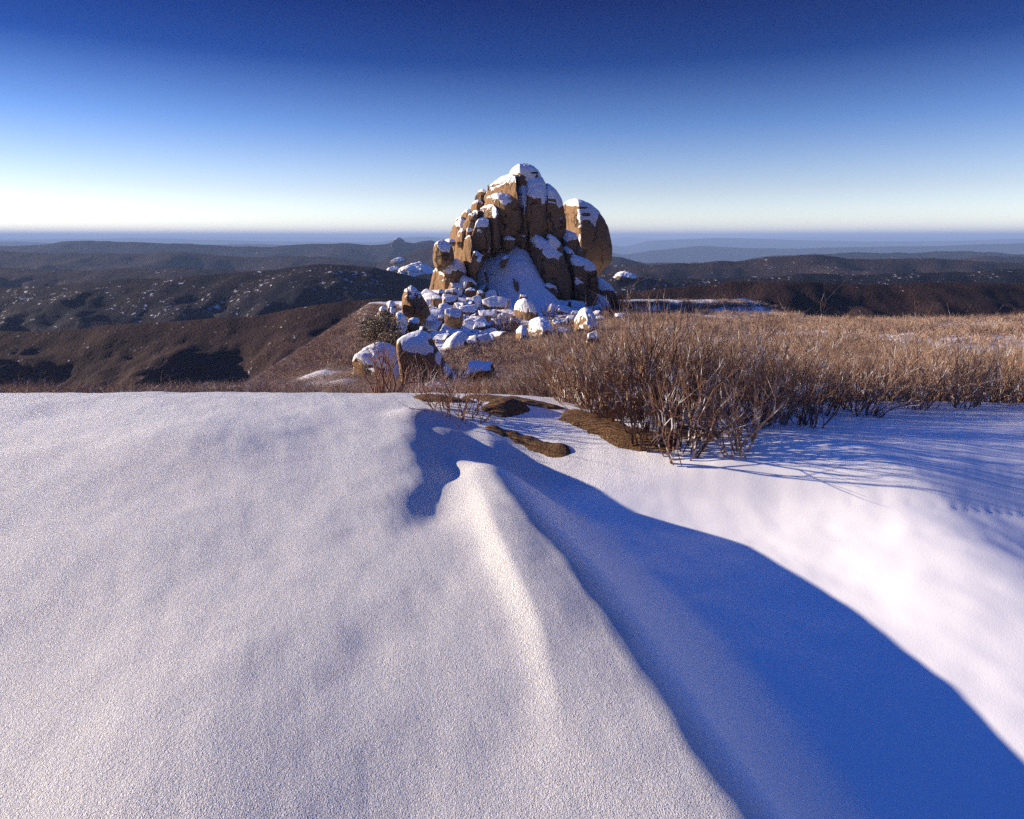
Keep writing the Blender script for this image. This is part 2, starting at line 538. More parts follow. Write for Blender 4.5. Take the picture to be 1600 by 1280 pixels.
# ------------------------------------------------------------------ the tor
tor_base = P(800, 480, 120)
tor = bpy.data.objects.new('granite_tor', None); COL.objects.link(tor)
tor.location = tor_base
tag(tor, 'tall snow-dusted tower of brown granite blocks and domes with a snow gully down its front', 'rock tower')
bpy.context.view_layer.update()
TOR = Matrix.Translation(-Vector(tor_base))


def tpart(name, rows, Y, depth, **kw):
    kw.setdefault('widen', 1.05)
    o = loft(name, rows, T1, Y, depth, kw.pop('mat', M_tor), **kw)
    o.parent = tor; o.location = Vector(o.location) - Vector(tor_base)
    return o


# hidden heart of the outcrop, then a second core added as a sun blocker
tpart('filler_core', [(140, 700, 860), (260, 560, 930), (400, 450, 1040), (560, 400, 1060), (700, 360, 1100), (850, 340, 1200), (1000, 250, 1280), (1200, 100, 1300)],
      125, 4.0, snow=.8, res=.3, rough=.6)
tpart('filler_core', [(480, 345, 420), (560, 300, 430), (640, 270, 420), (720, 255, 430), (850, 215, 430), (950, 180, 430), (1100, 120, 430)], 114.9, 4.6, snow=.7, res=.25, rough=.6)  # mostly unseen, added to keep sun off the gully and close a gap
tpart('summit_cap', [(93, 765, 815), (100, 725, 840), (115, 700, 860), (140, 680, 885), (170, 676, 898), (210, 690, 915), (270, 715, 930)],
      121, 2.4, facets=2, fine=.012, crease=745, snow=.42, top_level=215, top_bonus=.75, paint=[(850, 200, 60, 70, .5), (745, 188, 50, 9, -2.2), (840, 232, 42, 9, -2.0), (862, 150, 34, 10, -1.6), (880, 190, 14, 30, -1.6)])
tpart('granite_dome', [(170, 640, 690), (180, 605, 705), (205, 575, 718), (240, 530, 724), (290, 500, 728), (340, 478, 735), (420, 470, 738)],
      118.5, 4.0, facets=2, fine=.012, crease=722, snow=.54, top_level=195, top_bonus=.4)
tpart('granite_slab', [(190, 708, 812, 4.2), (260, 712, 812, 2.8), (330, 722, 812, 1.5), (450, 742, 812, .4), (560, 757, 814, .1), (640, 764, 816, 0)],
      117.2, 1.6, snow=.50, top_level=400, top_bonus=1.1, paint=[(770, 440, 22, 110, .6), (770, 600, 18, 40, .6), (745, 318, 22, 5, -2), (775, 420, 5, 90, -1.2)], rough=.7)
tpart('granite_column', [(180, 800, 890, 3.6), (210, 797, 920, 2.8), (250, 797, 940, 1.9), (300, 798, 950, 1.0), (345, 799, 952, .4), (400, 800, 958, .1), (520, 803, 960), (600, 815, 960), (670, 850, 965), (740, 880, 980)],
      118.4, 2.6, facets=2, fine=.012, crease=815, snow=.55, top_level=330, top_bonus=1.1, paint=[(930, 350, 16, 110, .7), (825, 310, 16, 50, -.5)], rough=1.3)
tpart('granite_dome', [(243, 945, 962), (262, 945, 995), (300, 945, 1032), (360, 945, 1066), (430, 945, 1087), (520, 950, 1100), (600, 958, 1098), (650, 975, 1088), (720, 1005, 1085)],
      119.0, 2.6, facets=2, fine=.012, crease=958, snow=.46, top_level=300, top_bonus=.5, paint=[(1000, 290, 60, 50, .8), (1055, 365, 26, 60, .8)])
tpart('granite_block', [(317, 565, 640), (326, 520, 680), (345, 495, 708), (390, 478, 735), (450, 475, 752), (560, 560, 768), (640, 590, 775), (700, 605, 720)],
      117.6, 3.0, facets=2, fine=.012, crease=lambda y: 575 + (y - 320) * .12, snow=.58, paint=[(595, 365, 62, 62, .6), (655, 380, 40, 30, .35), (515, 350, 60, 60, -.15)])
tpart('granite_block', [(407, 505, 545), (418, 470, 560), (440, 445, 578), (480, 425, 590), (560, 415, 597), (640, 410, 600), (720, 430, 598), (800, 535, 575)],
      115.6, 2.5, facets=2, fine=.012, crease=556, snow=.62, paint=[(560, 450, 26, 45, .6), (583, 500, 9, 60, .4)])
tpart('granite_block', [(507, 450, 488), (520, 430, 505), (550, 412, 516), (600, 395, 522), (660, 376, 526), (715, 372, 528), (745, 385, 520)],
      113.4, 2.2, facets=2, fine=.012, crease=385, snow=.52, paint=[(460, 540, 50, 38, .55), (440, 600, 20, 18, .35)])
tpart('ledge_block', [(640, 725, 800), (665, 716, 808), (700, 722, 808), (730, 740, 800)], 117.0, 1.0, crease=760, snow=.55)
tpart('ledge_block', [(655, 615, 700), (668, 605, 715), (700, 602, 712), (740, 615, 690)], 115.4, 1.0, crease=650, snow=.35)
tpart('granite_knob', [(285, 452, 478), (296, 430, 492), (320, 412, 492), (345, 402, 488), (390, 402, 480)], 124.0, 1.1, crease=462, snow=.66, paint=[(475, 292, 20, 10, .5)])
tpart('granite_knob', [(368, 415, 445), (380, 388, 466), (410, 377, 470), (445, 374, 452), (480, 380, 440)], 121.5, 1.0, crease=425, snow=.52)
tpart('granite_knob', [(440, 345, 372), (452, 318, 380), (475, 302, 384), (500, 300, 380), (540, 310, 375)], 119.0, .9, crease=345, snow=.45, rough=1.6)
tpart('granite_knob', [(450, 395, 430), (470, 380, 436), (500, 372, 432), (540, 378, 420)], 116.6, .9, crease=425, snow=.48)
tpart('shoulder_slab', [(505, 262, 310), (530, 250, 350), (565, 232, 390), (610, 214, 400), (660, 204, 405), (720, 198, 400), (790, 230, 390)],
      118.5, 2.2, crease=300, snow=.44, rough=1.5, paint=[(330, 560, 60, 45, .4), (235, 600, 25, 60, -.6)])
tpart('shoulder_slab', [(585, 300, 330), (600, 280, 335), (650, 262, 330), (690, 258, 315), (720, 265, 300)], 113.6, .9, crease=310, snow=.40)
tpart('shoulder_slab', [(580, 350, 392), (595, 332, 395), (620, 328, 390), (640, 335, 375), (665, 345, 368)], 112.8, .9, crease=350, snow=.40)
tpart('granite_buttress', [(640, 345, 372), (665, 322, 382), (700, 305, 386), (760, 306, 386), (830, 316, 380), (900, 345, 372), (960, 370, 420)],
      110.0, 1.4, crease=376, snow=.72, rough=1.4)
tpart('granite_buttress', [(765, 388, 430), (790, 378, 460), (830, 368, 462), (880, 356, 440), (930, 350, 415), (985, 385, 415)],
      108.2, 1.2, crease=405, snow=.60, paint=[(440, 870, 35, 70, .5)])
tpart('shoulder_slab', [(675, 175, 245), (684, 165, 256), (700, 170, 254), (712, 190, 245)], 112.6, 1.5, snow=.40)
tpart('granite_buttress', [(838, 190, 290), (855, 140, 320), (890, 100, 335), (950, 82, 345), (1010, 68, 320), (1060, 50, 290), (1120, 30, 260)],
      108.4, 2.4, crease=190, snow=.46, rough=1.7, paint=[(170, 900, 60, 40, .4), (230, 880, 60, 30, .3), (100, 980, 25, 70, -.5)])
tpart('granite_slab', [(955, 290, 330), (975, 275, 385), (1010, 262, 415), (1045, 252, 420), (1085, 270, 400)],
      106.6, 1.6, crease=330, snow=.40, paint=[(300, 1010, 45, 50, .4)])
# the snow gully
tpart('snow_gully', [(688, 690, 722, 6.4), (720, 610, 780, 5.8), (770, 520, 815, 4.8), (830, 420, 840, 3.6), (880, 392, 870, 2.6), (950, 388, 905, 1.2), (1030, 398, 960, -.6), (1100, 420, 1010, -2.2), (1170, 430, 1060, -4.0), (1250, 430, 1090, -5.6), (1320, 430, 1090, -6)],
      112.5, 3.2, snow=-.9, rough=.35, thick=.05, facets=0, mat=M_snow, paint=[(620, 830, 28, 12, -2.8), (650, 805, 16, 14, -2.8), (490, 940, 8, 34, -2.6), (530, 930, 28, 6, -2.5), (735, 1030, 13, 55, -2.8), (700, 990, 8, 14, -2.6), (420, 830, 30, 24, -2.6), (460, 880, 40, 6, -2.3), (600, 760, 40, 7, -2.4), (920, 1100, 14, 40, -2.6), (850, 1130, 30, 12, -2.5), (480, 1060, 20, 20, -2.6)])
tpart('granite_ledge', [(800, 395, 440), (825, 385, 462), (855, 392, 458), (880, 405, 440)], 109.6, .8, snow=.42, rough=1.5)
tpart('granite_ledge', [(725, 385, 515), (745, 378, 528), (775, 390, 520)], 112.4, .9, snow=.25)
tpart('ledge_rock', [(966, 698, 710), (990, 700, 726), (1035, 712, 744), (1075, 724, 752), (1110, 726, 750)], 109.6, 1.2, crease=704, snow=.75, rough=1.8)
tpart('ledge_rock', [(792, 640, 662), (815, 612, 664), (845, 598, 640), (875, 600, 630)], 111.2, 1.2, crease=606, snow=.62, rough=1.8)
tpart('ledge_rock', [(805, 398, 440), (830, 388, 470), (860, 392, 462), (890, 400, 440)], 109.0, 1.3, crease=405, snow=.55, rough=1.8)
tpart('ledge_rock', [(905, 470, 482), (930, 476, 498), (960, 486, 510), (985, 496, 512)], 109.4, .8, crease=476, snow=.7, rough=1.5)
tpart('ledge_rock', [(1085, 905, 925), (1115, 900, 950), (1150, 915, 985), (1190, 940, 1010), (1230, 960, 1010)], 108.6, 1.2, crease=915, snow=.66, rough=1.8)
# right flank
tpart('granite_buttress', [(605, 828, 850, 2.2), (660, 822, 930, 1.6), (720, 820, 1010, 1.2), (780, 828, 1075, .8), (850, 845, 1105, .4), (920, 868, 1128, 0), (1000, 905, 1142, -.2), (1080, 950, 1147, -.4), (1150, 1000, 1142, -.6), (1215, 1035, 1125, -.8)],
      114.2, 2.8, facets=2, fine=.012, crease=lambda y: 850 + (y - 600) * .30, snow=.66, rough=.5,
      paint=[(900, 690, 75, 48, .9), (985, 755, 62, 55, .9), (850, 650, 32, 40, .6), (1040, 770, 25, 55, .5), (890, 850, 26, 8, .5)])
tpart('granite_rib', [(628, 965, 985), (650, 955, 1020), (700, 960, 1060), (760, 985, 1085), (820, 1010, 1090)], 114.6, 1.3, crease=985, snow=.45, paint=[(1010, 690, 50, 60, .8)])
tpart('granite_block', [(602, 1075, 1120), (622, 1066, 1175), (660, 1068, 1196), (710, 1080, 1205), (760, 1100, 1232), (815, 1140, 1245), (860, 1150, 1240)],
      118.0, 1.8, crease=1090, snow=.55, paint=[(1130, 645, 62, 36, .8)])
tpart('granite_rib', [(715, 1085, 1110), (750, 1080, 1150), (800, 1095, 1175), (860, 1110, 1180), (950, 1125, 1180)], 115.6, 1.2, crease=1110, snow=.35)
tpart('granite_block', [(792, 1125, 1175), (815, 1120, 1240), (850, 1125, 1295), (890, 1135, 1322), (940, 1145, 1332), (1010, 1150, 1336), (1090, 1152, 1332), (1160, 1165, 1310), (1215, 1180, 1300)],
      114.2, 2.2, facets=2, fine=.012, crease=1160, snow=.55, paint=[(1200, 830, 85, 38, .9), (1285, 885, 45, 32, .8), (1205, 975, 48, 34, .9), (1180, 1020, 28, 35, .6)])
tpart('granite_knob', [(1010, 945, 985), (1030, 935, 1025), (1070, 950, 1036), (1110, 980, 1036)], 110.4, .9, snow=.15)
tpart('snow_apron', [(1140, 1110, 1150), (1170, 1085, 1190), (1210, 1060, 1230), (1260, 1050, 1260)], 111.5, 1.4, snow=-.5, facets=0, mat=M_snow)
tpart('granite_ledge', [(960, 1325, 1350), (985, 1325, 1395), (1020, 1325, 1440), (1060, 1328, 1468), (1110, 1330, 1482), (1180, 1330, 1486), (1230, 1335, 1470)],
      117.0, 1.8, crease=1345, snow=.45, paint=[(1380, 1010, 62, 46, .9), (1410, 1150, 55, 22, .8)])
tpart('snow_apron', [(1085, 1325, 1340), (1110, 1318, 1395), (1160, 1308, 1440), (1210, 1300, 1470), (1270, 1290, 1480)], 114.5, 1.6, snow=-.5, facets=0, mat=M_snow)
tpart('chock_stone', [(515, 808, 830), (530, 803, 838), (555, 803, 838), (570, 810, 832)], 118.0, .4, snow=.5)
tpart('chock_stone', [(450, 922, 935), (470, 906, 950), (500, 896, 960), (525, 890, 958), (545, 905, 945)], 117.4, .5, snow=.2)
tpart('chock_stone', [(572, 810, 840), (590, 806, 850), (615, 815, 852), (630, 825, 850)], 117.2, .5, snow=.1)
tpart('chock_stone', [(244, 500, 508), (256, 498, 512), (285, 498, 514)], 121.0, .25, snow=.7)

# things that stand on their own beside it
tag(loft('egg_boulder', [(350, 1150, 1185), (358, 1125, 1210), (375, 1105, 1245), (400, 1088, 1290), (450, 1084, 1345), (510, 1090, 1388), (570, 1097, 1414), (640, 1110, 1432), (710, 1130, 1441), (770, 1155, 1442), (820, 1185, 1440), (850, 1215, 1420), (880, 1250, 1390), (905, 1285, 1372), (940, 1310, 1362), (1000, 1310, 1362)],
          T1, 139, 3.6, M_tor, crease=lambda y: 1184 + (y - 400) * .02, snow=.60, rough=.3, facets=0,
          paint=[(1220, 385, 75, 30, .8), (1250, 440, 70, 80, .8), (1210, 560, 28, 120, .9), (1320, 500, 34, 70, .7), (1310, 430, 80, 40, .5), (1235, 418, 55, 14, -1.3), (1260, 470, 42, 14, -1.2), (1212, 700, 12, 80, .5), (1140, 380, 32, 35, .5)]),
    'upright egg-shaped boulder standing just right of the rock tower, left edge sunlit', 'boulder')
tag(loft('perched_boulder', [(683, 130, 180), (695, 98, 208), (720, 78, 232), (760, 72, 243), (800, 74, 246), (840, 82, 236), (870, 94, 190), (890, 106, 160), (905, 115, 140)],
          T1, 106.0, 1.6, M_tor, crease=lambda y: 132 - (y - 700) * .06, snow=.58, paint=[(165, 735, 55, 30, .5), (215, 765, 25, 40, .5)]),
    'squarish boulder with snowy cap perched on the lower left shoulder of the rock tower', 'boulder')

# ------------------------------------------------------------------ boulders nearer the camera (traced one by one)
def ztag(name, rows, tf, depth, label, base=None, Y=None, mat=None, cat='boulder', **kw):
    ys = max(r_[0] for r_ in rows)
    bx = [(r_[1] + r_[2]) / 2 for r_ in rows if r_[0] == ys][0]
    if Y is None:
        Y = drop(*tf(*(base or (bx, ys))))[1]
    return tag(loft(name, rows, tf, Y, depth, mat or M_rub, **kw), label, cat)


B = {}
ztag('boulder', [(600, 450, 545), (625, 350, 600), (650, 305, 625), (680, 280, 645), (720, 266, 662), (800, 276, 705), (870, 305, 745), (950, 338, 795), (1040, 368, 845), (1110, 380, 870), (1190, 385, 880), (1300, 390, 890)], T3, 1.05,
     'big dark boulder with thick snow cap and bright left edge, nearest in the photo', Y=24.5, mat=M_near, crease=lambda y: 335 + (y - 700) * .14 if y > 700 else 330, snow=.60, res=.05, thick=.02, facets=0, rough=.7,
     paint=[(450, 735, 135, 88, 1.0), (590, 770, 60, 40, .6), (700, 870, 32, 70, .6), (545, 815, 50, 26, .4), (790, 985, 45, 70, .4), (480, 970, 70, 6, .6), (580, 930, 7, 40, .5), (300, 900, 28, 200, -1), (470, 1020, 110, 130, -.6), (640, 1000, 70, 110, -.5)])
ztag('rock', [(815, 640, 672), (850, 622, 705), (900, 612, 745), (970, 605, 800), (1050, 600, 862), (1130, 595, 910), (1200, 595, 930)], T3, 1.0,
     'snow-streaked rock sloping down from the right side of the big dark boulder', Y=24.9, mat=M_near, cat='rock', snow=.30, crease=650, res=.05, thick=.02, facets=4, rough=1.4,
     paint=[(680, 980, 30, 60, -.9), (760, 1000, 14, 60, -.8), (720, 1090, 60, 25, -.6), (800, 960, 30, 40, .4)])
ztag('boulder', [(772, -40, 165), (785, -80, 225), (830, -105, 265), (950, -115, 320), (1060, -120, 360), (1180, -120, 370), (1260, -120, 370)], T3, 1.5,
     'low wide boulder under smooth mauve snow at the left edge, beside the big dark boulder', Y=28, mat=M_near, crease=-85, facets=9, rough=1.6, snow=.15, res=.07, thick=.05,
     paint=[(60, 850, 100, 9, -1.4), (150, 880, 12, 50, -1.3), (150, 1000, 70, 9, -1.2), (120, 1060, 14, 60, -1.3), (270, 910, 12, 14, -1.2)])
ztag('boulder', [(133, 400, 425), (150, 385, 448), (168, 345, 475), (200, 328, 515), (240, 318, 548), (300, 312, 585), (360, 310, 615), (410, 320, 622), (470, 380, 560), (520, 390, 540)], T3, 1.9,
     'brown wedge-shaped boulder with ribbed sunlit left side, upper left of the rubble', Y=70, crease=408, snow=.74, rough=1.5, res=.10, thick=.1, paint=[(430, 165, 28, 28, .5), (500, 190, 30, 12, .4), (365, 170, 25, 10, .4)])
ztag('boulder', [(415, 250, 315), (435, 240, 345), (480, 230, 362), (540, 222, 375), (600, 218, 380), (660, 225, 375), (720, 240, 370)], T3, 1.2,
     'narrow upright boulder, ribbed and sunlit at left, snow plastered on its right face', Y=60, crease=290, snow=.6, rough=1.5, res=.09, thick=.08, paint=[(320, 520, 55, 120, 1.0), (350, 480, 30, 60, .5)])
ztag('boulder', [(470, 400, 460), (480, 385, 500), (520, 375, 512), (570, 378, 500), (620, 385, 470)], T3, 1.0,
     'snow-capped rock between the narrow upright boulder and a big snowy slab', Y=63, crease=420, snow=.4, res=.1, thick=.1)
ztag('boulder', [(286, 185, 220), (300, 162, 240), (330, 155, 258), (360, 165, 255), (400, 175, 245)], T3, .9, 'small snow-topped rock leftmost behind the ribbed wedge boulder, topmost of its pile', Y=68, snow=.45, res=.1, thick=.1, crease=200)
ztag('boulder', [(355, 195, 230), (372, 175, 250), (410, 168, 272), (450, 180, 270), (480, 190, 260)], T3, .9, 'rounded brown rock half snowed over below the ribbed wedge boulder', Y=66, snow=.5, res=.1, thick=.1, crease=215)
ztag('boulder', [(345, 105, 140), (360, 85, 160), (395, 70, 170), (440, 48, 178), (490, 45, 180)], T3, 1.0, 'craggy snow-dusted rock at the left edge above the dark olive bush', Y=66, snow=.52, rough=1.8, res=.1, thick=.1, crease=120)


def ploy(w, d, h, seed, n=7, sharp=30, lvl=5):
    """faceted boulder of size w x d x h: a rounded convex polytope"""
    r_ = np.random.default_rng(seed)
    bm_v, bm_f = ICO[lvl]
    nn = r_.normal(size=(n, 3)); nn[:, 2] *= .8
    nn /= np.linalg.norm(nn, axis=1)[:, None]
    base = np.array([[0, 0, 1], [0, 0, -1], [1, 0, .1], [-1, 0, .1], [0, 1, 0], [0, -1, .15]], float)
    base += r_.normal(size=base.shape) * .12; base /= np.linalg.norm(base, axis=1)[:, None]
    nn = np.vstack([base, nn]); dd = np.r_[np.full(6, .82), r_.uniform(.84, 1.05, n)]
    c = np.clip(bm_v @ nn.T, 1e-4, None) / dd
    rad = (c ** sharp).sum(1) ** (-1.0 / sharp)
    V = bm_v * rad[:, None]
    V = V / np.abs(V).max(0)
    V = V * np.array([w / 2, d / 2, h / 2])
    return V, bm_f


def ico(level):
    import bmesh
    bm = bmesh.new(); bmesh.ops.create_icosphere(bm, subdivisions=level, radius=1.0)
    v = np.array([q.co[:] for q in bm.verts]); f = np.array([[q.index for q in t_.verts] for t_ in bm.faces])
    bm.free(); return v, f


ICO = {4: ico(4), 5: ico(5), 6: ico(6)}


def rock(name, box, tf, label, Y=None, tilt=42, roll=0, yaw=0, snow=.35, dep=.8, seed=None, mat=None, lvl=5, group=None, thick=.1, sink=.15, sharp=36, cat='rock'):
    """a loose block whose outline fills a traced box (x0, y0, x1, y1)"""
    (x0, y0), (x1, y1) = tf(box[0], box[1]), tf(box[2], box[3])
    if Y is None: Y = drop((x0 + x1) / 2, y1 - .1 * (y1 - y0))[1]
    A, Bq = P(x0, y1, Y), P(x1, y0, Y)
    w, h = Bq[0] - A[0], Bq[2] - A[2]
    seed = seed if seed is not None else int(rng.integers(1e6))
    V, Fq = ploy(w, w * dep, h, seed, lvl=lvl, sharp=sharp)
    rot = np.array((Matrix.Rotation(R(yaw), 3, 'Z') @ Matrix.Rotation(R(tilt), 3, 'X') @ Matrix.Rotation(R(roll), 3, 'Y')))
    V = V @ rot.T
    # keep the traced size after turning
    ext = V.max(0) - V.min(0)
    V[:, 0] *= w / ext[0]; V[:, 2] *= h * 1.05 / ext[2]
    N = vnormals(V, Fq)
    s = (w + h) / 2
    q = V / s + rng.uniform(-50, 50, 3)
    V = V + N * (.035 * s * fbm(q[:, 0] * 1.6, q[:, 1] * 1.2, q[:, 2] * 1.2, 4))[:, None]
    N = vnormals(V, Fq)
    sn = .5 + (N[:, 2] - snow) * 1.7 + .12 * fbm(q[:, 0] * 3, q[:, 1] * 3, q[:, 2] * 3, 3)
    th = thick * min(1, s)
    V = V + np.array([0, 0, 1]) * (th * sstep(.45, .8, sn) * np.clip(N[:, 2] + .3, 0, 1))[:, None]
    loc = np.array([(A[0] + Bq[0]) / 2, Y, (A[2] + Bq[2]) / 2])
    V[:, 2] -= 0
    me = mesh(name, V, Fq, mat or M_rub, True, {'snow': sn})
    return tag(link(name, me, loc), label, cat, group)


rock('rock_slab', (450, 480, 728, 622), T3, 'broad snow-covered slab tilted toward the viewer right of the narrow upright boulder', tilt=52, snow=.30, seed=11)
rock('rock_slab', (765, 345, 955, 590), T3, 'large snow-covered block with a dark overhang at its foot, in the middle of the rubble', tilt=46, snow=.38, seed=5)
rock('rock_slab', (1160, 213, 1442, 405), T3, 'smooth pale snow slab like a tilted table at the foot of the snow gully', tilt=54, snow=.15, seed=21)
rock('rock_slab', (1118, 378, 1315, 505), T3, 'flat-topped snowy block with a dark brown front, below the tilted table slab', tilt=22, snow=.45, seed=9)
rock('rock_slab', (480, 365, 760, 500), T3, 'sloping snow slab behind the broad slab, right of the ribbed wedge boulder', tilt=50, snow=.25, seed=14)
rock('rock', (1340, 332, 1490, 425), T3, 'rounded snow-covered rock between the table slab and the domed boulder', snow=.2, seed=15)
tag(loft('domed_boulder', [(1128, 770, 800), (1140, 735, 825), (1165, 712, 850), (1200, 706, 872), (1240, 708, 890), (1290, 720, 892), (1330, 740, 880)], T1, 92, 1.6, M_rub, snow=.30, res=.09, thick=.12, rough=.8,
          paint=[(790, 1180, 70, 50, .5), (765, 1250, 50, 30, -.8), (815, 1240, 6, 40, -.9)]), 'domed boulder under smooth blue snow, dark hollow below, below the tower', 'boulder')
rock('rock', (742, 1090, 812, 1135), T1, 'small sunlit rock tip right above the domed boulder', Y=97, tilt=20, snow=.5, seed=3)
rock('rock', (1085, 172, 1200, 305), T3, 'upright brown rock with a sunlit left face at the upper right of the rubble', tilt=5, snow=.72, seed=8, sharp=24)
rock('rock', (975, 140, 1105, 245), T3, 'bright snow-capped rock left of the upright brown rock below the tower', tilt=20, snow=.35, seed=31)
rock('rock', (638, 222, 742, 362), T3, 'cube-like snowy block with dark base near the top of the rubble', tilt=20, snow=.30, seed=12)
rock('rock', (593, 190, 690, 262), T3, 'low snow-covered rock left of the cube-like block', snow=.3, seed=13)
rock('rock', (693, 155, 770, 228), T3, 'small snowy rock behind the cube-like block', snow=.4, seed=17)
rock('rock', (765, 140, 905, 225), T3, 'flat snowy rock at the very top of the rubble under the lit buttress', snow=.3, seed=18)
rock('rock', (745, 225, 900, 345), T3, 'snow-draped rock with dark cracks right of the cube-like block', snow=.42, seed=19)
rock('rock', (900, 320, 1090, 430), T3, 'snow-speckled rough rock behind the block with the dark overhang', snow=.52, seed=20)
rock('rock', (985, 240, 1095, 310), T3, 'snowy rock at the left foot of the upright brown rock', snow=.45, seed=22)
rock('rock', (1290, 120, 1430, 215), PX, 'x', snow=.4, seed=23) if False else None
rock('rock', (455, 400, 535, 445), T3, 'small round snow-capped stone under the ribbed wedge boulder', snow=.3, seed=24)
rock('rock', (690, 420, 765, 510), T3, 'small dark rock wedged between the broad slab and the overhanging block', snow=.55, seed=25)
rock('rock', (1050, 440, 1130, 505), T3, 'small snowy rock left of the flat-topped block', snow=.35, seed=26)
rock('rock', (1060, 495, 1225, 580), T3, 'frosted mauve rock below the flat-topped block', snow=.1, seed=27)
rock('rock', (1180, 470, 1310, 620), T3, 'snowy rock left behind the round frosted bush', snow=.2, seed=28)
rock('rock', (1440, 450, 1575, 570), T3, 'snow-covered rock right behind the round frosted bush', snow=.25, seed=29)
ztag('rock', [(632, 890, 955), (650, 850, 975), (700, 790, 990), (750, 748, 1000), (810, 730, 1010), (870, 730, 1010)], T3, 1.6, 'bright sunlit snow-covered rock with a brown left edge, right above the big dark boulder', cat='rock', snow=.36, crease=800, facets=8, rough=1.6, base=(870, 790))
rock('rock_slab', (785, 588, 970, 655), T3, 'thin flat snowy slab lying just above the bright sunlit rock', tilt=15, snow=.2, seed=34)
rock('rock', (1010, 640, 1180, 720), T3, 'half-buried snowy rock in the scrub right of the bright sunlit rock', snow=.1, seed=35)
rock('rock', (975, 915, 1290, 1130), T3, 'mauve snow-covered boulder deep in the scrub right of the big dark boulder', tilt=18, snow=.40, seed=36, thick=.04, mat=M_near, Y=24.1)
rock('rock', (1060, 1030, 1300, 1170), T3, 'low snow-covered rock in front of the mauve boulder in the scrub', snow=.0, seed=37, thick=.05, mat=M_near)
rock('rock', (560, 1120, 800, 1250), T3, 'snow-covered hump of rock among twigs at the foot of the big dark boulder', snow=.0, seed=38, thick=.04, mat=M_near, Y=16)
ztag('rock', [(432, 290, 360), (450, 240, 400), (480, 200, 430), (520, 178, 452), (570, 165, 470), (620, 165, 470)], T4, 2.0, 'long bright white rock in the upper scrub, left of the olive rock', cat='rock', snow=.36, crease=210, facets=9, rough=1.8)
ztag('rock', [(528, 95, 130), (550, 70, 160), (590, 48, 182), (640, 40, 190), (680, 40, 190)], T4, 1.2, 'small rounded white rock, lowest left of the pale rocks in the upper scrub', cat='rock', snow=.4, crease=75, facets=9, rough=1.8)
ztag('rock', [(322, 800, 845), (340, 775, 880), (375, 745, 900), (420, 722, 912), (480, 700, 930), (550, 690, 940), (600, 690, 940)], T4, 1.8, 'pointed white rock like a little peak in front of the tower', cat='rock', snow=.30, crease=800, facets=7, rough=2.0)
rock('rock', (595, 378, 735, 470), T4, 'snow-speckled rock left of the pointed white rock', snow=.35, seed=44)
rock('rock', (440, 420, 640, 530), T4, 'olive-brown bare rock between two pale rocks in the upper scrub', snow=.75, seed=45)
rock('rock', (925, 388, 1030, 430), T4, 'small sunlit white rock right of the pointed white rock', snow=.2, seed=46)
rock('rock', (1125, 355, 1265, 425), T4, 'pale snowy rock at the top right of the scrub', snow=.15, seed=47)
rock('rock', (490, 520, 660, 610), T4, 'low snowy rock in the scrub below the olive-brown rock', snow=.15, seed=48)
rock('rock', (815, 545, 985, 800), T4, 'mauve snow-covered rock half hidden in twigs below the pointed white rock', snow=.1, seed=49)
rock('rock', (185, 812, 295, 880), T4, 'small snow patch rock in the left of the scrub slope', snow=.1, seed=50)
rock('rock', (730, 910, 850, 1020), T4, 'small grey snowy rock in the middle of the scrub slope', snow=.3, seed=51)
rock('rock', (1435, 350, 1520, 385), T4, 'snow-capped stone at the right edge of the upper scrub', snow=.1, seed=52)

for k_, (x0, y0, x1, y1, txt) in enumerate([
        (560, 262, 660, 345, 'dark-sided snowy block just right of the ribbed wedge boulder'),
        (600, 350, 700, 410, 'half-buried angular block with snow on top, above the sloping snow slab'),
        (850, 430, 980, 520, 'angular block with blue snow below the snow-speckled rough rock'),
        (700, 300, 800, 372, 'tilted slab with a thin dark edge below the cube-like block'),
        (990, 330, 1120, 400, 'low snowy slab below the upright brown rock'),
        (940, 560, 1060, 640, 'blue snowy slab left of the frosted mauve rock'),
        (640, 620, 780, 690, 'low snowy slab between the big dark boulder and the bright sunlit rock')]):
    rock('rock_slab', (x0, y0, x1, y1), T3, txt, tilt=48, snow=.34, seed=300 + k_, sharp=44)
# loose stones filling the rubble: copies of eight shapes
protos = []
for k in range(8):
    V, Fq = ploy(1.0, .9, .7, 900 + k, lvl=4, n=4, sharp=44)
    N = vnormals(V, Fq)
    q = V + k * 7.7
    V = V + N * (.06 * fbm(q[:, 0] * 1.5, q[:, 1] * 1.5, q[:, 2] * 1.5, 4))[:, None]
    N = vnormals(V, Fq)
    protos.append(mesh('stone', V, Fq, M_rub, True, {'snow': .5 + (N[:, 2] - .50) * 1.6}))
cnt = 0
tries = 0
while cnt < 240 and tries < 4000:
    tries += 1
    if tries % 5 < 4:
        px = random.uniform(612, 790); py = random.uniform(452, 545)
        if py < 500 - (px - 612) * .55 or py > 532 + (px - 612) * .08: continue
    else:
        px = random.uniform(760, 945); py = random.uniform(478, 500)
    x, y, z = drop(px, py)
    if y > 125: continue
    s = random.choice([.6, .7, .9, 1.1, 1.3, 1.6, 2.0, 2.6]) * (y / 95)
    o = link('stone', random.choice(protos), (x, y, z + .02 * s))
    o.rotation_euler = (R(random.uniform(10, 60)), R(random.uniform(-20, 20)), random.uniform(-.7, .7))
    o.scale = (s * random.uniform(.8, 1.3), s, s * random.uniform(.7, 1.1))
    tag(o, 'small snow-capped stone lying loose between the big slabs below the rock tower', 'stone', 'loose stones in the rubble')
    cnt += 1

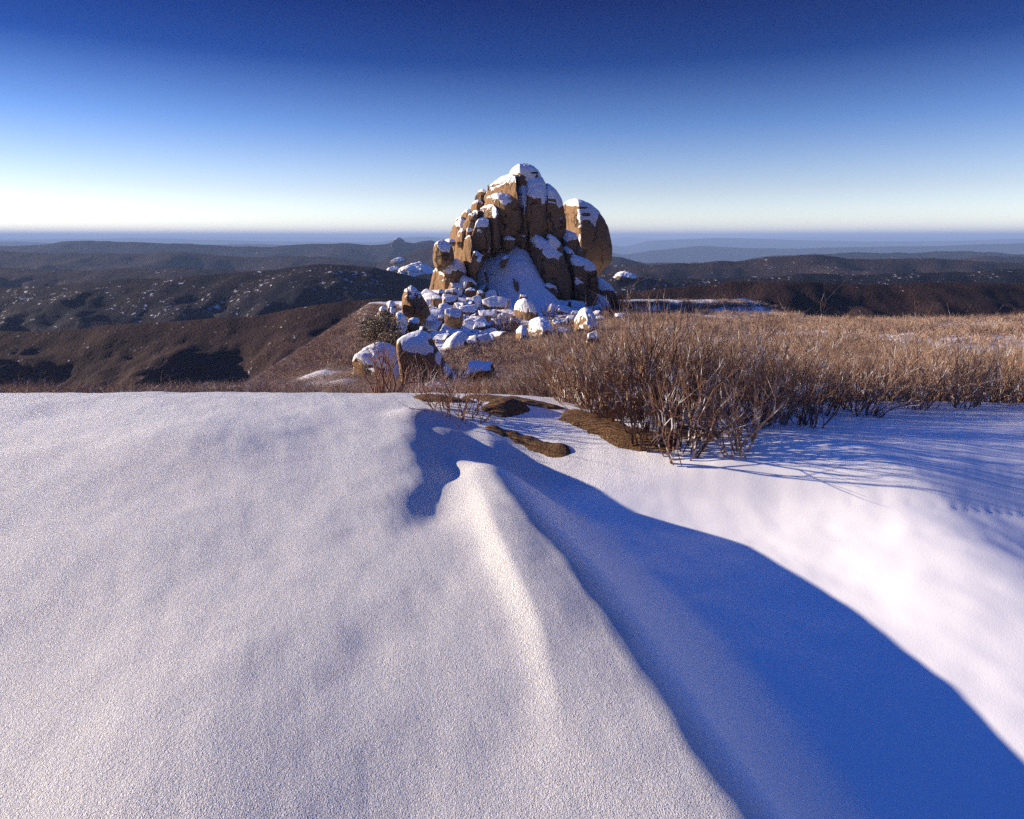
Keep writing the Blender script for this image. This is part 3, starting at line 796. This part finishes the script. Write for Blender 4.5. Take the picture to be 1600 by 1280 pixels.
# ------------------------------------------------------------------ bare gritty granite humps in the foreground snow
def hump(name, poly, label, H, Rr, lift=0.0, res=.02):
    pts = np.array([drop(*p)[:2] for p in poly])
    pts = chaikin(pts, 2)
    mn, mx = pts.min(0) - .12, pts.max(0) + .12
    nx, ny = [int(v) + 2 for v in (mx - mn) / res]
    gx, gy = np.meshgrid(np.linspace(mn[0], mx[0], nx), np.linspace(mn[1], mx[1], ny), indexing='ij')
    p = np.stack([gx.ravel(), gy.ravel()], 1)
    p[:, 0] += .0
    wob = .055 * fbm(p[:, 0] * 6, p[:, 1] * 6, 3.3, 4)
    a = pts; b = np.roll(pts, -1, 0)
    d = np.full(len(p), 1e9); inside = np.zeros(len(p), bool)
    for A, Bq in zip(a, b):
        e = Bq - A
        t_ = np.clip(((p - A) @ e) / max(e @ e, 1e-9), 0, 1)
        d = np.minimum(d, np.linalg.norm(p - (A + t_[:, None] * e), axis=1))
        c = ((A[1] > p[:, 1]) != (Bq[1] > p[:, 1])) & (p[:, 0] < (Bq[0] - A[0]) * (p[:, 1] - A[1]) / (Bq[1] - A[1] + 1e-12) + A[0])
        inside ^= c
    sd = np.where(inside, d, -d) + wob * .6
    u = np.clip(sd / Rr, 0, 1)
    h = H * (1 - (1 - u) ** 2) ** .7 + np.where(sd < 0, sd * .6, 0) + .007 * fbm(p[:, 0] * 7, p[:, 1] * 7, 8.1, 4)
    z = G(p[:, 0], p[:, 1]) + h + .006 * fbm(p[:, 0] * 9, p[:, 1] * 9, .5, 3) + lift
    V = np.column_stack([p, z])
    idx = np.arange(nx * ny).reshape(nx, ny)
    Q = np.stack([idx[:-1, :-1], idx[1:, :-1], idx[1:, 1:], idx[:-1, 1:]], -1).reshape(-1, 4)
    Q = Q[(sd[Q] > -.10).all(1)]
    used = np.unique(Q); mp = np.full(len(V), -1); mp[used] = np.arange(len(used))
    V = V[used]; Q = mp[Q]
    base = np.array([V[:, 0].mean(), V[:, 1].mean(), V[:, 2].min()])
    return tag(link(name, mesh(name, V - base, Q, M_grit), base), label, 'rock')


hump('granite_hump', [(755, 641), (763, 632), (790, 627), (818, 631), (832, 641), (815, 650), (785, 653), (763, 650)], 'rounded bare brown rock hump alone in the snow beside the twigs', .075, .30)
hump('granite_hump', [(755, 667), (775, 668), (815, 681), (860, 694), (890, 704), (897, 713), (878, 719), (850, 714), (815, 701), (780, 685)], 'long dark gritty rock rib breaking the edge of the blue shaded snow', .030, .16)
hump('granite_hump', [(872, 652), (882, 641), (905, 641), (935, 650), (965, 661), (1000, 672), (1060, 684), (1060, 712), (1010, 706), (975, 703), (950, 693), (925, 677), (900, 667), (878, 659)], 'wide band of bare gritty brown rock below the twigs at the right', .045, .35)
hump('granite_hump', [(640, 619), (690, 618), (735, 625), (745, 630), (725, 632), (690, 629), (650, 626)], 'narrow strip of bare brown rock behind the left snow crest', .03, .15)
hump('granite_hump', [(712, 623), (740, 617), (785, 620), (830, 626), (872, 633), (882, 641), (850, 640), (800, 630), (755, 626)], 'orange-brown strip of bare rock along the far rim of the snow, before the scrub', .035, .25)


# ------------------------------------------------------------------ shrubs
def tubes(paths, sides=3):
    """paths: list of (points n x 3, radii n) -> V, F (quads)"""
    VV, FF, o = [], [], 0
    for p, r_ in paths:
        n = len(p)
        t_ = np.gradient(p, axis=0); t_ /= np.maximum(np.linalg.norm(t_, axis=1)[:, None], 1e-9)
        u = np.cross(t_, [.31, .95, .1]); u /= np.maximum(np.linalg.norm(u, axis=1)[:, None], 1e-9)
        w = np.cross(t_, u)
        a = np.arange(sides) * 2 * math.pi / sides
        ring = p[:, None] + r_[:, None, None] * (np.cos(a)[None, :, None] * u[:, None] + np.sin(a)[None, :, None] * w[:, None])
        VV.append(ring.reshape(-1, 3))
        i = np.arange(n - 1)[:, None]; j = np.arange(sides)[None]; j2 = (j + 1) % sides
        FF.append((np.stack([i * sides + j, i * sides + j2, (i + 1) * sides + j2, (i + 1) * sides + j], -1) + o).reshape(-1, 4))
        o += n * sides
    return np.concatenate(VV), np.concatenate(FF)


def shrub_paths(seed, n=34, h=1.0, spread=.45, r0=.0065, split=2, npt=6, curve=.25, upright=.55, base_r=.14):
    r_ = np.random.default_rng(seed); out = []

    def grow(p0, d0, L, rad, lev):
        k = npt if lev == 0 else max(3, npt - lev - 1)
        p = [p0]; d = d0.copy()
        for i in range(k - 1):
            d = d + r_.normal(size=3) * curve * .5 + np.array([0, 0, upright * .12])
            d /= np.linalg.norm(d)
            p.append(p[-1] + d * L / (k - 1))
        p = np.array(p)
        rr = rad * np.linspace(1, .45, k)
        out.append((p, rr))
        if lev < split:
            for _ in range(r_.integers(2, 4)):
                i = r_.integers(max(1, k // 3), k)
                dd = p[i] - p[i - 1]; dd /= np.linalg.norm(dd)
                dd = dd + r_.normal(size=3) * .42 + np.array([0, 0, .12]); dd /= np.linalg.norm(dd)
                grow(p[i], dd, L * r_.uniform(.4, .65), rr[i] * .72, lev + 1)
    for _ in range(n):
        a = r_.uniform(0, 2 * math.pi); q = base_r * math.sqrt(r_.uniform())
        out_ = r_.uniform(.05, spread)
        d = np.array([math.cos(a) * out_, math.sin(a) * out_, 1.0]); d /= np.linalg.norm(d)
        grow(np.array([math.cos(a) * q, math.sin(a) * q, -.06]), d, h * r_.uniform(.55, 1.0) * .72, r0 * r_.uniform(.7, 1.2), 0)
    return out


def shrub_height(x, y):
    """the scrub is low on the left and taller on the right"""
    return np.interp(x / y, [-.9, -.25, -.1, -.02, .08, .16, .9], [.42, .36, .36, .52, .82, 1.0, .8])


near_sh = []
for k in range(6):
    V, Fq = tubes(shrub_paths(100 + k, n=28, h=1.05, spread=.62, r0=.0076, split=2, curve=.42, upright=1.0))
    near_sh.append(mesh('shrub', V, Fq, M_twig, False))
mid_sh = []
for k in range(5):
    mid_sh.append(tubes(shrub_paths(200 + k, n=13, h=1.15, spread=.85, r0=.010, split=2, npt=4, base_r=.28, curve=.45)))
far_sh = []
for k in range(5):
    far_sh.append(tubes(shrub_paths(300 + k, n=16, h=1.3, spread=.85, r0=.022, split=1, npt=3, base_r=.5)))

# near shrubs one by one
r_s = np.random.default_rng(77)
cy = r_s.uniform(4.2, 16.0, 36000); cx = r_s.uniform(-1, 1, 36000) * (.86 * cy + 1.5)
cz = G(cx, cy); cd = scrub_density(cx, cy); cpx, cpy = proj(cx, cy, cz)
ck = np.interp(cpx, [0, 560, 600, 690, 740, 1060, 1110, 1600], [.25, .25, .12, .25, 1, 1, .34, .22])
ok = r_s.uniform(size=36000) < cd * ck
spots = []
for x, y in zip(cx[ok], cy[ok]):
    dm = .20 + .016 * y
    if any((x - a) ** 2 + (y - b) ** 2 < dm * dm for a, b in spots): continue
    spots.append((x, y))
spots.sort(key=lambda q: q[1])
spots = spots[:290]
far_lim = spots[-1][1]
for x, y in spots:
    o = link('shrub', random.choice(near_sh), (x, y, float(G(x, y))))
    s = random.uniform(.7, 1.1) * shrub_height(x, y)
    o.scale = (s * 1.05, s * 1.05, s); o.rotation_euler = (R(random.uniform(-8, 8)), R(random.uniform(-6, 14)), random.uniform(0, 6.28))
    tag(o, 'bare brown twiggy shrub in the dense scrub just beyond the snow', 'shrub', 'bare shrubs at the near edge of the scrub')

# the rest of the scrub reads as one mass
VV, FF, off = [], [], 0
def add(proto, x, y, z, s, sz):
    global off
    V, Fq = proto
    a = random.uniform(0, 6.28); c, s_ = math.cos(a), math.sin(a)
    q = V * [s, s, sz]
    q = np.stack([q[:, 0] * c - q[:, 1] * s_ + x, q[:, 0] * s_ + q[:, 1] * c + y, q[:, 2] + z], 1)
    VV.append(q); FF.append(Fq + off); off += len(V)
n_mid = n_far = 0
xy = np.random.default_rng(12).uniform(0, 1, (34000, 2))
yy = np.sqrt(far_lim ** 2 + xy[:, 1] * (128 ** 2 - far_lim ** 2) * .999)
yy = far_lim + (128 - far_lim) * xy[:, 1] ** 1.6
xx = (xy[:, 0] * 2 - 1) * .88 * yy
dn = scrub_density(xx, yy); zz = G(xx, yy)
pr = np.random.default_rng(13).uniform(size=len(xx))
keep_p = np.interp(np.abs(xx / yy), [0, .24, .4, .9], [1, 1, .6, .45])
ly = np.random.default_rng(14).uniform(26, 126, 5200); lx = np.random.default_rng(15).uniform(-.55, -.165, 5200) * ly
xx = np.r_[xx, lx]; yy = np.r_[yy, ly]; dn = np.r_[dn, np.clip(scrub_density(lx, ly) * 2, 0, 1)]; zz = np.r_[zz, G(lx, ly)]
pr = np.r_[pr, np.random.default_rng(16).uniform(size=5200)]; keep_p = np.r_[keep_p, np.ones(5200)]
for x, y, z, d_, u, kp in zip(xx, yy, zz, dn, pr, keep_p):
    if u > d_ * kp: continue
    if y < 34:
        if random.random() > .85: continue
        add(random.choice(mid_sh), x, y, z, random.uniform(.7, 1.1), random.uniform(.55, 1.05) * shrub_height(x, y)); n_mid += 1
    else:
        add(random.choice(far_sh), x, y, z, random.uniform(.8, 1.3), random.uniform(.45, .8) * (.4 + .6 * shrub_height(x, y))); n_far += 1
for _ in range(150):                                               # clumps among the pale rocks
    px, py = random.uniform(795, 1010), random.uniform(508, 560)
    x, y, z = drop(px, py)
    add(random.choice(far_sh), x, y, z, random.uniform(.6, 1.0), random.uniform(.5, .8))
for _ in range(46):
    px, py = random.uniform(705, 800), random.uniform(580, 606)
    x, y, z = drop(px, py, 10)
    if y < 24: add(random.choice(mid_sh), x, y, z, random.uniform(.7, 1.0), random.uniform(.35, .6))
scrub = link('scrub', mesh('scrub', np.concatenate(VV), np.concatenate(FF), M_twig, False))
tag(scrub, 'brown leafless scrub covering the slope between the snow and the rock tower', 'scrub', kind='stuff')
print('SHRUBS', len(spots), far_lim, n_mid, n_far, off)


def bush(name, px, py, label, h, n, mat, Y=None, seed=1, **kw):
    if Y is None: x, y, z = drop(px, py)
    else: x, y, z = P(px, py, Y); z = float(G(x, y))
    V, Fq = tubes(shrub_paths(seed, n=n, h=h, **kw), 4)
    return tag(link(name, mesh(name, V, Fq, mat, False), (x, y, z)), label, 'shrub')


bush('shrub', 712, 655, 'dark red-brown twiggy shrub poking out beside the crest of the snow drift', .52, 34, M_twig_dark, seed=41, spread=.9, r0=.0062, split=3, curve=.45, base_r=.2, Y=5.45)
bush('shrub', 737, 662, 'small sprawling dark twig leaning right out of the snow below the shrub', .40, 10, M_twig_dark, seed=42, spread=1.5, r0=.0060, split=2, curve=.4, base_r=.05, Y=5.25)
bush('shrub', 600, 612, 'tall bare dark shrub with curving stems at the left rim of the snow', 1.0, 13, M_twig_dark, seed=43, spread=.8, r0=.015, split=2, curve=.45, Y=7.4)
bush('shrub', 655, 612, 'low pale twiggy shrub behind the snow crest, at the foot of the big dark boulder', .75, 22, M_twig_mauve, seed=44, spread=.7, r0=.006, split=2, Y=8.3)
bush('shrub', 700, 612, 'dense mauve-brown shrub right of the foot of the big dark boulder', .8, 26, M_twig_mauve, seed=45, spread=.7, r0=.006, split=2, Y=8.6)
bush('shrub', 792, 524, 'round frosted mauve bush against the rubble below the tower', 3.6, 60, M_twig_mauve, seed=46, spread=1.1, r0=.035, split=3, base_r=.5)
bush('shrub', 965, 487, 'dark rounded bush right of the foot of the rock tower', 3.6, 60, M_twig_dark, seed=47, spread=.9, r0=.05, split=3, base_r=.6)
bush('shrub', 858, 500, 'reddish leafless bush in front of the foot of the tower', 2.4, 40, M_twig_mauve, seed=48, spread=.9, r0=.03, split=2, base_r=.6)
bush('shrub', 985, 640, 'tall leafless shrub with long upright pale stems at the right edge', 1.25, 26, M_twig, seed=49, spread=.45, r0=.007, split=2, Y=7.4)
st_ = bush('twig', 635, 660, 'single short twig sticking up out of the snow on the left', .10, 1, M_twig_dark, seed=50, spread=.9, r0=.004, split=0, Y=5.18)
st_['category'] = 'twig'


def leafy(px, py, Y, w, h, label, mat, seed):
    """dark evergreen bush: many small leaf faces on a loose crown, with stems"""
    r_ = np.random.default_rng(seed)
    x, y, z = P(px, py, Y); z = float(G(x, y))
    V, Fq = tubes(shrub_paths(seed, n=14, h=h, spread=.9, r0=.03, split=2, base_r=w * .2), 3)
    root = tag(link('evergreen_bush', mesh('evergreen_bush', V, Fq, M_twig_dark, False), (x, y, z)), label, 'bush')
    n = 5200
    c = r_.normal(size=(n, 3)); c /= np.linalg.norm(c, axis=1)[:, None]
    rad = r_.uniform(.55, 1.0, n) * (1 + .75 * perlin(c[:, 0] * 2.6, c[:, 1] * 2.6, c[:, 2] * 2.6 + seed))
    c = c * rad[:, None] * [w / 2, w / 2, h / 2] + [0, 0, h * .48]
    d1 = r_.normal(size=(n, 3)); d1 /= np.linalg.norm(d1, axis=1)[:, None]
    d2 = np.cross(d1, r_.normal(size=(n, 3))); d2 /= np.linalg.norm(d2, axis=1)[:, None]
    s = r_.uniform(.05, .12, n)[:, None] * (w / 5)
    q = np.stack([c - d1 * s * 1.6, c - d2 * s * .7, c + d1 * s * 1.6, c + d2 * s * .7], 1).reshape(-1, 3)
    link('foliage', mesh('foliage', q, np.arange(4 * n).reshape(-1, 4), mat, False), (0, 0, 0), root)


leafy(596, 552, 52, 3.4, 2.6, 'dark olive evergreen bush with flecks of snow at the left edge', M_olive, 61)
leafy(618, 500, 62, 2.6, 2.0, 'brown-green bush tucked between the rocks and the ribbed wedge boulder', M_olive, 62)
leafy(592, 500, 60, 2.6, 2.6, 'olive bush below the craggy rock at the left edge', M_olive, 63)
leafy(612, 562, 44, 2.2, 1.6, 'low dark bush left of the big dark boulder top', M_olive, 64)


# ------------------------------------------------------------------ distant country
HILLS = []


def hill(name, D, prof, c1, c2, snow, amp=.019, slope=.32, label='', n=420, seed=0):
    prof = sorted(prof)
    xs = np.linspace(-1.25, 1.25, n) * D
    ys = D * np.r_[np.linspace(.62, .98, 70), np.linspace(.985, 1.015, 13), np.linspace(1.02, 1.2, 20)]
    X, Yg = np.meshgrid(xs, ys, indexing='ij')

    def height(X, Yg):
        pxe = 800 + F * X / (D * CT)
        py = np.interp(pxe, [p[0] for p in prof], [p[1] for p in prof])
        v = -(py - 640) / F
        top = D * (-ST + CT * v) / (CT + ST * v)
        u = np.abs(Yg - D) / D
        z = top - slope * D * u * np.where(Yg < D, 1, .8)
        q = X / D; w = Yg / D
        nz = fbm(q * 7 + seed, w * 7, seed * .7, 6, .52)
        z = z + D * amp * nz * (.25 + np.clip(u * 8, 0, 1.6))
        return np.maximum(z, -649)
    z = height(X, Yg)
    HILLS.append((.62 * D, 1.2 * D, height))
    idx = np.arange(X.size).reshape(X.shape)
    Q = np.stack([idx[:-1, :-1], idx[1:, :-1], idx[1:, 1:], idx[:-1, 1:]], -1).reshape(-1, 4)
    V = np.stack([X.ravel(), Yg.ravel(), z.ravel()], 1)
    return tag(link(name, mesh(name, V, Q, hill_material(name + '_cover', c1, c2, snow, D))), label, kind='structure')


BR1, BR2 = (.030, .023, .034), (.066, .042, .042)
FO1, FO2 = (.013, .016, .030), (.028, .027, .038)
hill('hill', 330, [(0, 520), (400, 490), (540, 470), (587, 463), (620, 466), (660, 475), (760, 490), (900, 478), (940, 470), (975, 458), (1013, 452), (1150, 440), (1600, 445)], (.036, .023, .026), (.075, .046, .040), -.015, label='brown scrubby slope dipping into the valley', seed=1, slope=.5)
hill('hill', 700, [(0, 450), (300, 430), (500, 414), (587, 418), (610, 424), (640, 430), (690, 437), (800, 446), (930, 434), (960, 428), (985, 430), (1013, 437), (1200, 432), (1600, 420)], FO1, (.045, .031, .036), .025, label='dark shaded valley side speckled with snow', seed=2, slope=.42)
hill('hill', 1300, [(0, 420), (300, 422), (500, 420), (587, 424), (612, 420), (635, 414), (655, 411), (680, 420), (720, 430), (850, 425), (930, 408), (960, 413), (1013, 417), (1200, 400), (1600, 410)], BR1, BR2, .0, label='brown wooded ridge with pale outcrops', seed=3)
hill('hill', 2200, [(0, 392), (300, 398), (500, 404), (587, 409), (610, 402), (640, 394), (660, 388), (690, 381), (720, 378), (800, 385), (930, 397), (970, 404), (1013, 415), (1150, 420), (1600, 400)], BR1, BR2, -.02, label='broad brown ridge behind the snowy outcrop', seed=4)
hill('hill', 3600, [(0, 385), (250, 376), (420, 384), (560, 383), (587, 382), (603, 380), (614, 377), (622, 373), (630, 377), (646, 381), (660, 377), (672, 376), (686, 380), (720, 384), (800, 392), (930, 396), (1000, 408), (1013, 412), (1150, 408), (1350, 392), (1600, 398)], FO1, BR1, -.03, label='dark skyline ridge with a small rocky knob', seed=5)
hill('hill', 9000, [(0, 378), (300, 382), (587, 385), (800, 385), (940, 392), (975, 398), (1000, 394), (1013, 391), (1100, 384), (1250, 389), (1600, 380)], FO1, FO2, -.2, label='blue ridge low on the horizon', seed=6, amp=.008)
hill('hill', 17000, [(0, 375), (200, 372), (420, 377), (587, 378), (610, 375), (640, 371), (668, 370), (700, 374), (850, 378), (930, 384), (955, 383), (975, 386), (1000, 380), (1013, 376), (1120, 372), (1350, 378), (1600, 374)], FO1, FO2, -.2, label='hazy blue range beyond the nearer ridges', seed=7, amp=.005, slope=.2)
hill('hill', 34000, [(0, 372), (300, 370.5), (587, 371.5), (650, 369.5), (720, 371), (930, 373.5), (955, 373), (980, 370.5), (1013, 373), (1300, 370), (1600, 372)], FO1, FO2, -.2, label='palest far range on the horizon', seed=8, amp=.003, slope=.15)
a = np.linspace(0, 2 * math.pi, 97)[:-1]
ring = [np.column_stack([r_ * np.sin(a), r_ * np.cos(a), np.full(96, -650.0)]) for r_ in (1, 2000, 8000, 20000, 50000)]
V = np.concatenate(ring); i = np.arange(4)[:, None]; j = np.arange(96)[None]
Q = np.stack([i * 96 + j, (i + 1) * 96 + j, (i + 1) * 96 + (j + 1) % 96, i * 96 + (j + 1) % 96], -1).reshape(-1, 4)[:, ::-1]
tag(link('valley_floor', mesh('valley_floor', V, Q, hill_material('valley_cover', FO1, BR2, -.2, 9000))), 'wide dark valley floor far below', kind='structure')

# far outcrops with snow
def outcrop(px0, py0, px1, py1, Y, label, seed, snow=.6):
    a_ = np.array(P((px0 + px1) / 2, py1, 1.0)); ys = np.exp(np.linspace(math.log(180), math.log(6000), 1200))
    hit = np.zeros(len(ys), bool)
    for y0, y1, fn in HILLS:
        hit |= (ys > y0) & (ys < y1) & (a_[2] * ys <= fn(a_[0] * ys, ys))
    Y = float(ys[np.argmax(hit)])
    print('OUTCROP', label, Y)
    w_, h_ = px1 - px0, py1 - py0
    rows = [(py0, px0 + .50 * w_, px0 + .58 * w_), (py0 + .15 * h_, px0 + .36 * w_, px0 + .72 * w_), (py0 + .4 * h_, px0 + .17 * w_, px0 + .88 * w_),
            (py0 + .75 * h_, px0 + .03 * w_, px0 + .98 * w_), (py1 + .1 * h_, px0 - .1 * w_, px1 + .1 * w_), (py1 + .35 * h_, px0 - .1 * w_, px1 + .1 * w_)]
    sc_ = Y / 1005
    tag(loft('outcrop', rows, PX, Y, .45 * w_ * sc_, M_far, snow=snow, res=max(1.0, .02 * w_ * sc_), thick=0, rough=2.0, facets=7, crease=px0 + .12 * w_), label, 'outcrop')
M_far = rock_material('outcrop_granite', base=(.14, .085, .06), dark=(.07, .045, .035), scale=.10, snow_noise=.5)
outcrop(618, 411, 684, 431, 1180, 'snowy rock dome rising from the dark valley left of the tower', 71, .52)
outcrop(611, 402, 636, 409, 1250, 'small snow-flecked outcrop on the brown ridge left of the tower', 72)
outcrop(603, 416, 628, 422, 1150, 'low snowy outcrop just left of the snowy rock dome', 73)
outcrop(956, 424, 993, 434, 640, 'flat snow-covered outcrop on the brown slope right of the tower', 74, .4)
outcrop(612, 371, 634, 384, 3400, 'tiny rocky knob on the dark skyline at the left', 75, .8)

build_ground()

# ------------------------------------------------------------------ air
bm_v = np.array([(sx, sy, sz) for sx in (-52000, 52000) for sy in (-52000, 52000) for sz in (-651, 190)], float)
bm_f = np.array([(0, 1, 3, 2), (4, 6, 7, 5), (0, 4, 5, 1), (2, 3, 7, 6), (0, 2, 6, 4), (1, 5, 7, 3)])
m, nt = new_mat('air'); t = NT(nt)
out = t.n('ShaderNodeOutputMaterial'); v = t.n('ShaderNodeVolumePrincipled')
v.inputs['Color'].default_value = (.37, .56, 1, 1); v.inputs['Density'].default_value = 8.5e-5
t.l(v.outputs[0], out.inputs['Volume'])
tag(link('haze', mesh('haze', bm_v, bm_f, m, False)), kind='stuff', label='thin blue haze filling the valleys')

# ------------------------------------------------------------------ light
SUN_EL, SUN_AZ = 14.0, 12.0           # degrees above the horizon / degrees ahead of due left
sd = Vector((-math.cos(R(SUN_EL)) * math.cos(R(SUN_AZ)), math.cos(R(SUN_EL)) * math.sin(R(SUN_AZ)), math.sin(R(SUN_EL))))
L = bpy.data.lights.new('sun', 'SUN'); L.energy = 5.0; L.angle = R(.55); L.color = (1.0, .82, .60)
lo = bpy.data.objects.new('sun', L); COL.objects.link(lo)
lo.rotation_euler = (-sd).to_track_quat('-Z', 'Y').to_euler()
lo.location = sd * 60

w = bpy.data.worlds.new('World'); SC.world = w; w.use_nodes = True
nt = w.node_tree; nt.nodes.clear(); t = NT(nt)
sky = t.n('ShaderNodeTexSky', sky_type='NISHITA')
sky.sun_disc = False; sky.sun_elevation = R(SUN_EL); sky.sun_rotation = R(-(90 - SUN_AZ))
sky.altitude = 1500; sky.air_density = 1.0; sky.dust_density = .15; sky.ozone_density = 3.0
bg = t.n('ShaderNodeBackground'); bg.inputs['Strength'].default_value = .085
# the air overhead is much deeper blue than the band above the horizon
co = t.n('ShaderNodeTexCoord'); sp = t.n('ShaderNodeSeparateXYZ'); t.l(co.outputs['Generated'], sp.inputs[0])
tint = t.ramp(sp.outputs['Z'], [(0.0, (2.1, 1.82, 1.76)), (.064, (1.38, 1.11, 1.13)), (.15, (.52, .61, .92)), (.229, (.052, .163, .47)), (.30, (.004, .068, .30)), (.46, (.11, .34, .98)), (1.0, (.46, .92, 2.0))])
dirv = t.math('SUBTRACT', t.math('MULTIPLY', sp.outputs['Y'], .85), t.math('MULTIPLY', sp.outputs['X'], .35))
behind = t.math('MULTIPLY_ADD', dirv, .5); behind.node.inputs[2].default_value = .5      # sky dimmed behind the camera so the rock fronts get less fill
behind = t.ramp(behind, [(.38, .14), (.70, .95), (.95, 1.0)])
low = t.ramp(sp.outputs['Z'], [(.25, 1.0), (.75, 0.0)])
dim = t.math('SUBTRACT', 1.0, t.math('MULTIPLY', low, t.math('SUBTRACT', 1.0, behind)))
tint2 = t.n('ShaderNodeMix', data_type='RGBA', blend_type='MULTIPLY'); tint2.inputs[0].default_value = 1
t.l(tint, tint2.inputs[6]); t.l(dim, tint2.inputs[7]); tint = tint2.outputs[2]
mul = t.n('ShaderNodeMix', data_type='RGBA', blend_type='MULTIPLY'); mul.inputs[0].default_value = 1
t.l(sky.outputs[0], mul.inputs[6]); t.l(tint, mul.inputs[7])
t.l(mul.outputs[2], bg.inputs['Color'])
wo = t.n('ShaderNodeOutputWorld'); t.l(bg.outputs[0], wo.inputs['Surface'])

# ------------------------------------------------------------------ camera
cam = bpy.data.cameras.new('camera'); cam.sensor_fit = 'HORIZONTAL'; cam.sensor_width = 36.0
cam.lens = F / 1600 * 36.0; cam.clip_start = .05; cam.clip_end = 120000
co_ = bpy.data.objects.new('camera', cam); COL.objects.link(co_)
co_.rotation_euler = (R(90) - PITCH, 0, 0)
SC.camera = co_

SC.view_settings.view_transform = 'Standard'; SC.view_settings.look = 'None'
SC.view_settings.exposure = .95; SC.view_settings.gamma = 1.0
SC.render.engine = 'CYCLES'
SC.cycles.max_bounces = 5; SC.cycles.diffuse_bounces = 2; SC.cycles.glossy_bounces = 2
SC.cycles.transparent_max_bounces = 4; SC.cycles.volume_bounces = 0
SC.cycles.use_denoising = False
